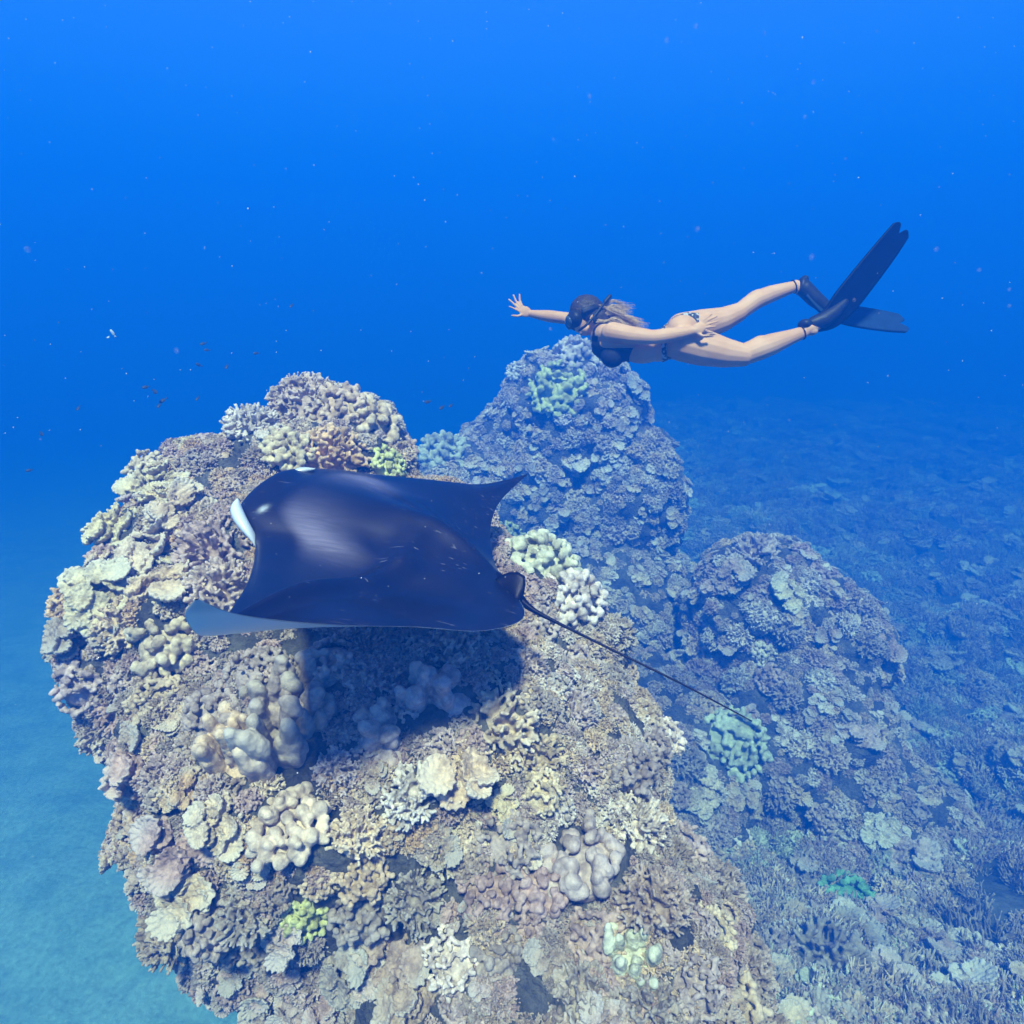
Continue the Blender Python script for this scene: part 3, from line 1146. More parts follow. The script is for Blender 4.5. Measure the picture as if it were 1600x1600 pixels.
# stations from the near wing tip to the far one: leading edge, trailing edge (photo pixel + metres off), thickness, camber lift
ST = [
    ((304, 937, 1.50), (311, 936, 1.50), 0.004, 0.000),
    ((289, 962, 1.555), (362, 957, 1.56), 0.010, 0.004),
    ((312, 992, 1.66), (442, 969, 1.65), 0.020, 0.008),
    ((345, 972, 1.80), (545, 977, 1.78), 0.032, 0.012),
    ((376, 930, 1.95), (655, 980, 1.93), 0.050, 0.018),
    ((392, 896, 2.11), (748, 986, 2.08), 0.078, 0.026),
    ((398, 866, 2.27), (806, 974, 2.24), 0.120, 0.034),
    ((396, 842, 2.38), (820, 956, 2.36), 0.165, 0.040),
    ((372, 800, 2.48), (806, 930, 2.47), 0.205, 0.046),
    ((420, 762, 2.66), (792, 912, 2.56), 0.235, 0.050),
    ((470, 742, 2.83), (784, 899, 2.66), 0.205, 0.046),
    ((512, 738, 2.92), (778, 890, 2.76), 0.150, 0.038),
    ((560, 741, 3.02), (771, 872, 2.90), 0.105, 0.030),
    ((625, 746, 3.14), (766, 840, 3.06), 0.066, 0.020),
    ((690, 752, 3.27), (770, 808, 3.21), 0.040, 0.012),
    ((745, 757, 3.38), (782, 783, 3.34), 0.024, 0.007),
    ((790, 750, 3.47), (801, 763, 3.45), 0.012, 0.003),
    ((822, 741, 3.54), (824, 742, 3.54), 0.003, 0.000),
]
NS, NC = 220, 80
LEp = np.array([at(*s[0]) for s in ST])
TEp = np.array([at(*s[1]) for s in ST])
rows = np.concatenate([LEp, TEp, np.array([[s[2], s[3]] for s in ST])], 1)
# spread the samples evenly along the span
tt = np.linspace(0, len(ST) - 1, NS)
G = catmull(rows, tt)
LE, TE, TH = G[:, :3], G[:, 3:6], np.clip(G[:, 6], 0.002, 1)
cs = (1 - np.cos(np.linspace(0, np.pi, NC))) / 2           # denser at both edges
mid = LE[:, None, :] * (1 - cs[None, :, None]) + TE[:, None, :] * cs[None, :, None]
du = np.gradient(mid, axis=0)
dv = np.gradient(mid, axis=1)
nrm = np.cross(dv, du)
nrm /= np.linalg.norm(nrm, axis=2, keepdims=True) + 1e-9
# steady the normals with the body's own up direction near the ends
body_up = np.array([0.286, -0.152, 0.946])
if (nrm[NS // 2] @ body_up).mean() < 0:
    nrm = -nrm
prof = np.sqrt(np.clip(cs, 0, 1)) * (1 - cs) ** 0.9 * 1.9     # thick well forward
prof_top = prof * 0.60
prof_bot = prof * 0.52
span = (tt / (len(ST) - 1) - 9 / (len(ST) - 1))               # 0 on the body's midline
# the head keeps its depth up to the mouth; a low ridge runs down the spine
blunt = np.exp(-(span / 0.055) ** 2)
front = np.exp(-(cs / 0.06) ** 2) * (1 - np.exp(-(cs / 0.004)))
ridge = np.exp(-(span / 0.022) ** 2)[:, None] * (0.050 * np.exp(-((cs - 0.80) / 0.22) ** 2))[None, :]
ridge += np.exp(-(span / 0.055) ** 2)[:, None] * (0.030 * np.exp(-((cs - 0.62) / 0.25) ** 2))[None, :]
shoulder = (np.exp(-((span + 0.13) / 0.05) ** 2) + np.exp(-((span - 0.12) / 0.05) ** 2))[:, None] * (0.014 * np.exp(-((cs - 0.42) / 0.22) ** 2))[None, :]
dip = (np.exp(-((span + 0.075) / 0.03) ** 2) + np.exp(-((span - 0.07) / 0.03) ** 2))[:, None] * (0.016 * np.exp(-((cs - 0.5) / 0.25) ** 2))[None, :]
# a long swell crosses the near wing where it starts to lift, another runs out along the far wing
s0 = -0.30 + 0.75 * (cs - 0.3)
swell = np.exp(-((span[:, None] - s0[None, :]) / 0.045) ** 2) * (sm_(cs, 0.10, 0.3) * (1 - sm_(cs, 0.5, 0.72)))[None, :] * 0.045
swell += (np.exp(-((cs[None, :] - 0.45) / 0.2) ** 2) * np.exp(-((span - 0.36) / 0.05) ** 2)[:, None]) * 0.012
mid = mid - nrm * (np.exp(-((span[:, None] + 0.17) / 0.07) ** 2) * np.sin(np.pi * cs)[None, :] ** 1.5 * 0.055)[..., None]
top = mid + nrm * (TH[:, None] * (prof_top[None, :] + 0.16 * blunt[:, None] * front[None, :]) + ridge * (cs < 0.995) * np.sin(np.pi * np.clip(cs, 0, 1))[None, :] ** 0.5 + shoulder - dip + swell)[..., None]
bot = mid - nrm * (TH[:, None] * (prof_bot[None, :] + 0.30 * blunt[:, None] * front[None, :]))[..., None]
# rounded rim: both sheets meet at the edges
top[:, 0], bot[:, 0] = mid[:, 0], mid[:, 0]
top[:, -1], bot[:, -1] = mid[:, -1], mid[:, -1]
V = np.concatenate([top.reshape(-1, 3), bot.reshape(-1, 3)])
off = NS * NC
Fq = []
for i in range(NS - 1):
    for j in range(NC - 1):
        a, b, c, d = i * NC + j, i * NC + j + 1, (i + 1) * NC + j + 1, (i + 1) * NC + j
        Fq.append((a, b, c, d))
        Fq.append((off + a, off + d, off + c, off + b))
belly = np.concatenate([np.zeros(off), np.ones(off)])
chord = np.concatenate([np.tile(cs, NS)] * 2)
spanv = np.concatenate([np.repeat(span, NC)] * 2)

bm = bmesh.new()
lay = bm.verts.layers.float.new('belly')
layh = bm.verts.layers.float.new('patch_sheen')
layg = bm.verts.layers.float.new('dull')
bv = [bm.verts.new(v) for v in V]


def sm(x, a, b):
    t = np.clip((x - a) / (b - a), 0, 1)
    return t * t * (3 - 2 * t)


# paler shoulder patches of the back, the animal's own pattern with sheen painted in
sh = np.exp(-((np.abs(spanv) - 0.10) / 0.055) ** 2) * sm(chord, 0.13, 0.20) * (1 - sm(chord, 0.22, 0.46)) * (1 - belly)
tipdark = sm(np.abs(spanv), 0.47, 0.50) * belly
rimdark = belly * np.clip(sm(chord, 0.93, 0.99) + 0.5 * (1 - sm(chord, 0.01, 0.05)), 0, 1) * sm(np.abs(spanv), 0.2, 0.35)
bl = np.clip(belly - 0.55 * rimdark - 0.3 * tipdark, 0, 1)
# a pale scar beside the eye
for i in range(off):
    qx, qy, qd = to_px(V[i])
    g = ((qx - 411) * 0.86 - (qy - 795) * 0.5) ** 2 / 60 + ((qx - 411) * 0.5 + (qy - 795) * 0.86) ** 2 / 12
    if g < 6:
        bl[i] = max(bl[i], 0.75 * math.exp(-g))
for i, v in enumerate(bv):
    v[lay] = float(bl[i])
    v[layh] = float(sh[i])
for f in Fq:
    try:
        bm.faces.new([bv[i] for i in f])
    except ValueError:
        pass
bmesh.ops.remove_doubles(bm, verts=bm.verts, dist=0.0004)
bmesh.ops.recalc_face_normals(bm, faces=bm.faces)


def loft(bm, sections, pale, patch_sheen=0.0, dull=0.0):
    """closed tube through elliptical sections (centre, half axis a, half axis b)"""
    rings = []
    n = 14
    for c, a, b in sections:
        rings.append([bm.verts.new(Vector(c) + Vector(a) * math.cos(2 * math.pi * k / n) + Vector(b) * math.sin(2 * math.pi * k / n)) for k in range(n)])
    for r_ in rings:
        for v in r_:
            v[lay] = pale
            v[layh] = patch_sheen
            v[layg] = dull
    fs = []
    for A, B in zip(rings, rings[1:]):
        for k in range(n):
            fs.append(bm.faces.new([A[k], A[(k + 1) % n], B[(k + 1) % n], B[k]]))
    fs.append(bm.faces.new(list(reversed(rings[0]))))
    fs.append(bm.faces.new(rings[-1]))
    bmesh.ops.recalc_face_normals(bm, faces=fs)
    return rings


BF = Vector((-0.922, 0.225, 0.315)).normalized()      # ahead
BU = Vector(tuple(body_up)).normalized()
BS = BF.cross(BU).normalized()                        # towards the far wing
# whip tail: thick root, then a long straight whip towards the reef on the right
tp = [at(770, 905, 2.56), at(800, 925, 2.50), at(830, 951, 2.46), at(875, 975, 2.42), at(960, 1017, 2.35), at(1070, 1071, 2.27), at(1175, 1127, 2.20)]
tr = [0.038, 0.027, 0.011, 0.0060, 0.0045, 0.0035, 0.0022]
pth = catmull(np.array([[*p, r] for p, r in zip(tp, tr)]), np.linspace(0, len(tp) - 1, 40))
secs = []
for i in range(40):
    c, r_ = Vector(pth[i, :3]), float(pth[i, 3])
    d = Vector(pth[min(i + 1, 39), :3] - pth[max(i - 1, 0), :3])
    x, y, z = frame_of(d)
    secs.append((c, x * r_, y * r_))
loft(bm, secs, 0.0, 0.0, 0.85)
# dorsal fin: a rounded lobe standing at the root of the tail
fr = [at(770, 908, 2.500), at(782, 899, 2.495), at(796, 894, 2.490), at(810, 894, 2.480), at(820, 900, 2.470), at(821, 914, 2.460), at(818, 930, 2.450), at(812, 941, 2.440)]
base = [at(772, 912, 2.500), at(780, 917, 2.495), at(787, 921, 2.490), at(793, 925, 2.480), at(799, 930, 2.470), at(803, 934, 2.460), at(806, 937, 2.450), at(809, 941, 2.440)]
fa, fb = [], []
side = (Vector(fr[3]) - Vector(base[3])).cross(Vector(base[-1]) - Vector(base[0])).normalized()
for a, b in zip(base, fr):
    col_a, col_b = [], []
    for k in range(7):
        t = k / 6
        p = Vector(a).lerp(Vector(b), t)
        w = 0.016 * (1 - t ** 1.5) + 0.0015
        col_a.append(bm.verts.new(p + side * w))
        col_b.append(bm.verts.new(p - side * w))
    fa.append(col_a)
    fb.append(col_b)
for grp in (fa, fb):
    for c_ in grp:
        for v in c_:
            v[lay], v[layh], v[layg] = 0.0, 0.0, 0.85
fs = []
for i in range(len(fr) - 1):
    for k in range(6):
        fs.append(bm.faces.new([fa[i][k], fa[i + 1][k], fa[i + 1][k + 1], fa[i][k + 1]]))
        fs.append(bm.faces.new([fb[i][k], fb[i][k + 1], fb[i + 1][k + 1], fb[i + 1][k]]))
    fs.append(bm.faces.new([fa[i][6], fa[i + 1][6], fb[i + 1][6], fb[i][6]]))
bmesh.ops.recalc_face_normals(bm, faces=fs)


# cephalic fins: flaps furled into spoons that reach ahead of and below the mouth corners
def cephalic(root, ahead, down, width, ln, pale):
    n = 12
    rings = []
    for i in range(n):
        t = i / (n - 1)
        c = Vector(root) + ahead * (ln * t) + down * (0.035 * t + 0.075 * t * t)
        w = width * (1.0 - 0.25 * t) * math.sqrt(max(0.02, 1 - t ** 5))
        th = 0.028 * (1 - 0.6 * t)
        up_ = (BU * 0.95 - ahead * 0.3 * t).normalized()
        rings.append((c, BS * th, up_ * w))
    return loft(bm, rings, pale)


# near one: a broad furled lobe along the corner of the mouth, its white side towards us
cp = [((402, 850, 2.385), 2.5), ((394, 838, 2.375), 5), ((385, 826, 2.375), 7.5), ((377, 814, 2.385), 9), ((372, 804, 2.40), 9.5), ((370, 797, 2.41), 9), ((371, 791, 2.42), 7), ((373, 787, 2.43), 3)]
cpath = catmull(np.array([[*at(*p), r * 2.4 / FOCAL] for p, r in cp]), np.linspace(0, len(cp) - 1, 26))
secs = []
for i in range(26):
    d = Vector(cpath[min(i + 1, 25), :3] - cpath[max(i - 1, 0), :3]).normalized()
    w = (CF - d * CF.dot(d)).normalized()
    q = d.cross(w)
    secs.append((Vector(cpath[i, :3]), q * float(cpath[i, 3]), w * 0.026))
rg = loft(bm, secs, 0.95)
cp = [((424, 766, 2.72), 2), ((440, 753, 2.72), 5), ((458, 742, 2.73), 7), ((474, 736, 2.74), 6), ((490, 734, 2.76), 2)]
cpath = catmull(np.array([[*at(*p), r * 2.8 / FOCAL] for p, r in cp]), np.linspace(0, len(cp) - 1, 20))
secs = []
for i in range(20):
    d = Vector(cpath[min(i + 1, 19), :3] - cpath[max(i - 1, 0), :3]).normalized()
    w = (CF - d * CF.dot(d)).normalized()
    secs.append((Vector(cpath[i, :3]), d.cross(w) * float(cpath[i, 3]), w * 0.03))
loft(bm, secs, 0.8)
mme = bpy.data.meshes.new('manta_ray')
bm.to_mesh(mme)
bm.free()
mme.polygons.foreach_set('use_smooth', [True] * len(mme.polygons))


def manta_mat():
    m, nt, b = new_mat('manta_skin')
    L = nt.links
    be = N(nt, 'ShaderNodeAttribute', attribute_name='belly')
    s_ = N(nt, 'ShaderNodeAttribute', attribute_name='patch_sheen')
    tc = N(nt, 'ShaderNodeTexCoord')
    n1 = N(nt, 'ShaderNodeTexNoise', i_Scale=5.0, i_Detail=6.0)
    n2 = N(nt, 'ShaderNodeTexNoise', i_Scale=240.0, i_Detail=2.0)
    mp = N(nt, 'ShaderNodeMapping')
    mp.inputs['Rotation'].default_value = (0.2, 0.35, -0.5)
    mp.inputs['Scale'].default_value = (5, 120, 60)
    n3 = N(nt, 'ShaderNodeTexNoise', i_Scale=1.0, i_Detail=2.0)
    vo = N(nt, 'ShaderNodeTexVoronoi', i_Scale=16.0)
    for n in (n1, n2, vo):
        L.new(tc.outputs['Object'], n.inputs['Vector'])
    L.new(tc.outputs['Object'], mp.inputs['Vector'])
    L.new(mp.outputs[0], n3.inputs['Vector'])
    dark = ramp(nt, [(0.35, (0.002, 0.0008, 0.004)), (0.7, (0.006, 0.003, 0.009))])
    L.new(n1.outputs[0], dark.inputs[0])
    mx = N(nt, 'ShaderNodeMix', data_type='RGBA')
    mx.inputs[7].default_value = (0.17, 0.14, 0.19, 1)  # shoulder patch colour, lifted to paint a sheen on the back
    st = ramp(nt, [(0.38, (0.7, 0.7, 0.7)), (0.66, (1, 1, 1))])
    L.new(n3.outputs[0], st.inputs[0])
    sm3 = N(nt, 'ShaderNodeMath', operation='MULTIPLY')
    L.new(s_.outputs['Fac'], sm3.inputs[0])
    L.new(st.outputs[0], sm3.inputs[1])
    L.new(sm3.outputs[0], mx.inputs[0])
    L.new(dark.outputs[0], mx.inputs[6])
    # faint rake scratches and pale specks on the back
    sc = ramp(nt, [(0.66, (0, 0, 0)), (0.74, (1, 1, 1))])
    L.new(n3.outputs[0], sc.inputs[0])
    patch = ramp(nt, [(0.52, (0, 0, 0)), (0.62, (1, 1, 1))])
    L.new(n1.outputs[0], patch.inputs[0])
    ms = N(nt, 'ShaderNodeMath', operation='MULTIPLY')
    L.new(sc.outputs[0], ms.inputs[0])
    L.new(patch.outputs[0], ms.inputs[1])
    ms2 = N(nt, 'ShaderNodeMath', operation='MULTIPLY', i_1=0.6)
    L.new(ms.outputs[0], ms2.inputs[0])
    sp = ramp(nt, [(0.025, (1, 1, 1)), (0.05, (0, 0, 0))])
    L.new(vo.outputs['Distance'], sp.inputs[0])
    mmax = N(nt, 'ShaderNodeMath', operation='MAXIMUM')
    L.new(ms2.outputs[0], mmax.inputs[0])
    sp2 = N(nt, 'ShaderNodeMath', operation='MULTIPLY', i_1=0.5)
    L.new(sp.outputs[0], sp2.inputs[0])
    L.new(sp2.outputs[0], mmax.inputs[1])
    mx1 = N(nt, 'ShaderNodeMix', data_type='RGBA')
    mx1.inputs[7].default_value = (0.30, 0.27, 0.30, 1)
    L.new(mmax.outputs[0], mx1.inputs[0])
    L.new(mx.outputs[2], mx1.inputs[6])
    mx2 = N(nt, 'ShaderNodeMix', data_type='RGBA')
    mx2.inputs[7].default_value = (0.58, 0.60, 0.62, 1)
    L.new(be.outputs['Fac'], mx2.inputs[0])
    L.new(mx1.outputs[2], mx2.inputs[6])
    L.new(mx2.outputs[2], b.inputs['Base Color'])
    b.inputs['Roughness'].default_value = 0.38
    b.inputs['Specular IOR Level'].default_value = 0.75
    b.inputs['Specular Tint'].default_value = (0.85, 0.75, 1.0, 1)
    du_ = N(nt, 'ShaderNodeAttribute', attribute_name='dull')
    sg = N(nt, 'ShaderNodeMath', operation='MULTIPLY_ADD', i_1=-0.75, i_2=0.75)
    L.new(du_.outputs['Fac'], sg.inputs[0])
    L.new(sg.outputs[0], b.inputs['Specular IOR Level'])
    bp = N(nt, 'ShaderNodeBump', i_Strength=0.12, i_Distance=0.003)
    L.new(n2.outputs[0], bp.inputs['Height'])
    L.new(bp.outputs[0], b.inputs['Normal'])
    return m


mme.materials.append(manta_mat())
manta = link(bpy.data.objects.new('manta_ray', mme))
set_origin(manta, at(600, 860, 2.5))
tag(manta, 'black manta ray with white belly and long whip tail gliding over the big mound', 'manta ray')

# ------------------------------------------------------------------ the swimmer
SD = 4.30                                   # metres in front of the camera


def sp_(px, py, dd=0.0):
    return Vector(at(px, py, SD + dd))


def px2m(r):
    return r * SD / FOCAL


M_SKIN = None


def skin_mat():
    m, nt, b = new_mat('skin')
    L = nt.links
    tc = N(nt, 'ShaderNodeTexCoord')
    n1 = N(nt, 'ShaderNodeTexNoise', i_Scale=6.0, i_Detail=4.0)
    n2 = N(nt, 'ShaderNodeTexNoise', i_Scale=160.0, i_Detail=2.0)
    for n in (n1, n2):
        L.new(tc.outputs['Object'], n.inputs['Vector'])
    r = ramp(nt, [(0.35, (0.54, 0.275, 0.14)), (0.68, (0.66, 0.37, 0.205))])
    L.new(n1.outputs[0], r.inputs[0])
    L.new(r.outputs[0], b.inputs['Base Color'])
    b.inputs['Roughness'].default_value = 0.55
    b.inputs['Specular IOR Level'].default_value = 0.15
    b.inputs['Subsurface Weight'].default_value = 0.08
    b.inputs['Subsurface Radius'].default_value = (0.02, 0.008, 0.004)
    bp = N(nt, 'ShaderNodeBump', i_Strength=0.1, i_Distance=0.002)
    L.new(n2.outputs[0], bp.inputs['Height'])
    L.new(bp.outputs[0], b.inputs['Normal'])
    return m


bm = bmesh.new()
rot_cam = Matrix((tuple(CR), tuple(CF), tuple(CU))).transposed()        # local x right, y away, z up in the picture


def axis_rot(angle):
    """an ellipsoid's long axis x turned by angle in the picture plane (positive tips its right end up)"""
    return rot_cam @ Matrix.Rotation(-angle, 3, 'Y')


def limb(pts, radii, n=16):
    add_tube(bm, pts, radii, n)


# torso: rib cage, waist, hips
add_ball(bm, sp_(963, 538, 0.0), (0.165, 0.150, 0.108), axis_rot(-0.05), 3)
add_ball(bm, sp_(943, 527, 0.0), (0.085, 0.165, 0.075), axis_rot(-0.15), 3)
add_ball(bm, sp_(1004, 545, 0.0), (0.150, 0.122, 0.092), axis_rot(0.0), 3)
add_ball(bm, sp_(1030, 540, 0.0), (0.110, 0.138, 0.100), axis_rot(0.0), 3)
add_ball(bm, sp_(1054, 532, 0.0), (0.115, 0.158, 0.112), axis_rot(0.05), 3)
# breasts under the top
add_ball(bm, sp_(957, 556, -0.065), (0.068, 0.062, 0.068), rot_cam, 3)
add_ball(bm, sp_(957, 556, 0.065), (0.068, 0.062, 0.068), rot_cam, 3)
# buttocks
add_ball(bm, sp_(1066, 515, -0.075), (0.100, 0.085, 0.092), axis_rot(0.1), 3)
add_ball(bm, sp_(1066, 511, 0.075), (0.100, 0.085, 0.092), axis_rot(0.15), 3)
# near leg
limb([sp_(1066, 535, -0.085), sp_(1100, 544, -0.10), sp_(1135, 552, -0.11), sp_(1160, 555, -0.115)], [0.118, 0.112, 0.090, 0.072])
limb([sp_(1160, 555, -0.115), sp_(1185, 545, -0.11), sp_(1205, 538, -0.105), sp_(1232, 528, -0.10), sp_(1256, 519, -0.10)], [0.066, 0.073, 0.068, 0.050, 0.037])
add_ball(bm, sp_(1188, 541, -0.11), (0.085, 0.060, 0.066), axis_rot(0.36), 3)
add_ball(bm, sp_(1268, 517, -0.10), (0.040, 0.030, 0.030), rot_cam, 3)
limb([sp_(1258, 517, -0.10), sp_(1282, 505, -0.10), sp_(1298, 494, -0.10)], [0.036, 0.032, 0.024])
# far leg
limb([sp_(1068, 515, 0.085), sp_(1100, 507, 0.11), sp_(1130, 499, 0.125), sp_(1154, 488, 0.135)], [0.110, 0.100, 0.080, 0.063])
limb([sp_(1154, 488, 0.135), sp_(1180, 469, 0.14), sp_(1205, 459, 0.145), sp_(1243, 447, 0.15)], [0.056, 0.062, 0.055, 0.036])
add_ball(bm, sp_(1183, 466, 0.14), (0.08, 0.055, 0.056), axis_rot(0.42), 3)
limb([sp_(1243, 447, 0.15), sp_(1268, 462, 0.15), sp_(1290, 482, 0.15)], [0.040, 0.036, 0.026])
# neck and head (the face looks ahead and down to the left)
limb([sp_(952, 522, 0.0), sp_(935, 510, 0.0), sp_(924, 502, 0.0)], [0.066, 0.052, 0.050])
add_ball(bm, sp_(917, 489, 0.0), (0.098, 0.076, 0.096), axis_rot(-0.3), 3)
add_ball(bm, sp_(907, 500, 0.0), (0.068, 0.062, 0.078), axis_rot(-0.2), 3)
add_ball(bm, sp_(914, 515, 0.0), (0.045, 0.048, 0.036), axis_rot(-0.5), 3)      # jaw
add_ball(bm, sp_(909, 520, 0.0), (0.020, 0.022, 0.016), axis_rot(-0.6), 3)      # chin
add_ball(bm, sp_(898, 511, 0.0), (0.017, 0.014, 0.022), axis_rot(-0.5), 2)      # nose
add_ball(bm, sp_(902, 517, 0.0), (0.013, 0.022, 0.010), axis_rot(-0.6), 2)      # lips
for s in (-1, 1):
    add_ball(bm, sp_(926, 498, 0.074 * s), (0.020, 0.010, 0.032), axis_rot(-0.3), 2)   # ears
# shoulders and arms
add_ball(bm, sp_(957, 520, -0.150), (0.070, 0.060, 0.062), axis_rot(-0.1), 3)
add_ball(bm, sp_(934, 508, 0.145), (0.070, 0.060, 0.060), axis_rot(0.2), 3)
limb([sp_(957, 519, -0.155), sp_(985, 524, -0.19), sp_(1020, 527, -0.215)], [0.063, 0.056, 0.044])
limb([sp_(1020, 527, -0.215), sp_(1045, 524, -0.21), sp_(1068, 520, -0.225), sp_(1088, 516, -0.24)], [0.044, 0.045, 0.036, 0.026])
limb([sp_(934, 508, 0.15), sp_(908, 502, 0.21), sp_(882, 497, 0.25)], [0.056, 0.049, 0.040])
limb([sp_(882, 497, 0.25), sp_(858, 494, 0.24), sp_(842, 492, 0.23), sp_(829, 490, 0.22)], [0.040, 0.040, 0.032, 0.024])


def hand(wrist, dirs, palm_to, palm_side, rp, fingers, thumb):
    """palm plus five bent fingers; every finger is a list of pixel points"""
    add_ball(bm, (Vector(wrist) + Vector(palm_to)) * 0.5, rp, palm_side, 3)
    for f in fingers + [thumb]:
        limb(f[0], f[1], 10)


# near hand, fingers fanned back over the thigh
dn = -0.245
hand(sp_(1083, 517, dn), None, sp_(1100, 509, dn - 0.005), axis_rot(0.3), (0.046, 0.016, 0.036), [
    ([sp_(1095, 504, dn), sp_(1104, 497, dn - 0.008), sp_(1112, 490, dn - 0.004)], [0.0090, 0.0080, 0.0066]),
    ([sp_(1098, 506, dn), sp_(1109, 499, dn - 0.010), sp_(1120, 494, dn - 0.004)], [0.0090, 0.0080, 0.0066]),
    ([sp_(1100, 509, dn), sp_(1111, 505, dn - 0.010), sp_(1122, 502, dn - 0.003)], [0.0090, 0.0080, 0.0066]),
    ([sp_(1099, 513, dn), sp_(1109, 511, dn - 0.008), sp_(1118, 510, dn - 0.002)], [0.0084, 0.0074, 0.0062]),
], ([sp_(1088, 520, dn), sp_(1098, 525, dn - 0.01), sp_(1108, 524, dn - 0.012)], [0.0105, 0.0092, 0.0074]))
# far hand, held up ahead with the fingers spread
df = 0.22
hand(sp_(828, 490, df), None, sp_(813, 484, df), axis_rot(-0.45), (0.043, 0.016, 0.038), [
    ([sp_(816, 478, df), sp_(812, 469, df + 0.004), sp_(812, 460, df)], [0.0090, 0.0080, 0.0066]),
    ([sp_(813, 479, df), sp_(806, 470, df + 0.005), sp_(802, 461, df)], [0.0090, 0.0080, 0.0066]),
    ([sp_(811, 482, df), sp_(802, 474, df + 0.005), sp_(795, 468, df)], [0.0090, 0.0080, 0.0066]),
    ([sp_(811, 486, df), sp_(803, 482, df + 0.004), sp_(796, 479, df)], [0.0084, 0.0074, 0.0062]),
], ([sp_(818, 491, df), sp_(809, 494, df - 0.012), sp_(800, 493, df - 0.016)], [0.0105, 0.0092, 0.0074]))
body_me = remeshed(bm, 0.0042, 5, 0.5, 'body')
M_SKIN = skin_mat()
body_me.materials.append(M_SKIN)
person = empty('person', sp_(1040, 545))
tag(person, 'person in a dark swimsuit, dive mask and long fins swimming above the reef', 'person')
body_o = child(link(bpy.data.objects.new('body', body_me)), person)


# swimwear: cut from the body's own surface and lifted off it
def garment(name, inside, lift, mat):
    co, no = get_co(body_me), get_no(body_me)
    P = co
    d = P @ np.array(CF)
    x = 800 + FOCAL * (P @ np.array(CR)) / d
    y = 800 - FOCAL * (P @ np.array(CU)) / d
    ok = inside(x, y, d - SD)
    idx = -np.ones(len(co), int)
    faces = []
    for p in body_me.polygons:
        v = list(p.vertices)
        if ok[v].all():
            faces.append(v)
    used = sorted({i for f in faces for i in f})
    for k, i in enumerate(used):
        idx[i] = k
    o = mesh_obj(name, co[used] + no[used] * lift, [[idx[i] for i in f] for f in faces], mat)
    md = o.modifiers.new('s', 'SMOOTH')
    md.iterations, md.factor = 2, 0.4
    sl = o.modifiers.new('t', 'SOLIDIFY')
    sl.thickness, sl.offset = 0.004, 0.0
    return child(o, person)


M_SUIT = simple_mat('dark_swim_fabric', (0.016, 0.018, 0.035), 0.7, 0.1, 0.2, 120)


def trim_mat():
    m, nt, b = new_mat('patterned_swim_fabric')
    L = nt.links
    tc = N(nt, 'ShaderNodeTexCoord')
    vo = N(nt, 'ShaderNodeTexVoronoi', i_Scale=55.0)
    L.new(tc.outputs['Object'], vo.inputs['Vector'])
    r = ramp(nt, [(0.56, (0.015, 0.015, 0.025)), (0.68, (0.45, 0.43, 0.41))])
    L.new(vo.outputs['Distance'], r.inputs[0])
    L.new(r.outputs[0], b.inputs['Base Color'])
    b.inputs['Roughness'].default_value = 0.7
    return m


def top_region(x, y, q):
    arm = (q < -0.10) & (y < 543) & (x > 935)                       # stays off the near arm
    arm |= (q > 0.13) & (y < 525)
    front = (x > 925 + (y - 520) * 0.12) & (x < 985) & (y > 545 - (x - 925) * 0.0)
    cup = (y > 541 + np.abs(q) * 10) & (x > 930) & (x < 984)
    band = (np.abs(x - (993 - (y - 520) * 0.42)) < 5.5) & (y > 500)
    strap = (np.abs(np.abs(q) - 0.085) < 0.016) & (x > 926) & (x < 985)
    chest = (x > 926) & (x < 946) & (y > 524) & (np.abs(q) < 0.14)
    return (cup | band | strap | chest) & ~arm & (x < 1000)


def bottom_region(x, y, q):
    arm = (q < -0.155)
    waist = np.abs(x - (1036 + (y - 520) * 0.06)) < 4.5
    under = (y > 541) & (x > 1034) & (x < 1034 + np.clip(26 - np.abs(q) * 260, 0, 26))
    seam = (np.abs(q) < 0.018 + np.clip((1062 - x) * 0.0016, 0, 0.05)) & (x > 1034) & (x < 1092) & (y < 528)
    return (waist | under | seam) & ~arm & (x > 1024) & (x < 1095)


garment('swimsuit_top', top_region, 0.005, M_SUIT)
garment('swimsuit_bottom', bottom_region, 0.005, trim_mat())

# hair: dark cap over the skull, lighter lengths streaming back
M_HAIR = simple_mat('dark_hair', (0.035, 0.022, 0.016), 0.55, 0.3, 0.5, 90, 0.5)
M_HAIR2 = simple_mat('light_brown_hair', (0.52, 0.34, 0.19), 0.6, 0.3, 0.2, 60, 0.5)
hb = bmesh.new()
add_ball(hb, sp_(917, 486, 0.0), (0.112, 0.088, 0.104), axis_rot(-0.3), 3)
add_ball(hb, sp_(934, 497, 0.0), (0.070, 0.074, 0.078), axis_rot(-0.3), 3)
add_ball(hb, sp_(942, 503, 0.0), (0.055, 0.060, 0.05), axis_rot(-0.3), 3)
hme = remeshed(hb, 0.008, 3, 0.5, 'hair')
co, no = get_co(hme), get_no(hme)
set_co(hme, co + no * (0.004 * fbm(co * np.array([18., 60., 60.]), 3, 3))[:, None])
hme.materials.append(M_HAIR)
hair_o = child(link(bpy.data.objects.new('hair', hme)), person)
hr = random.Random(4)
hb = bmesh.new()
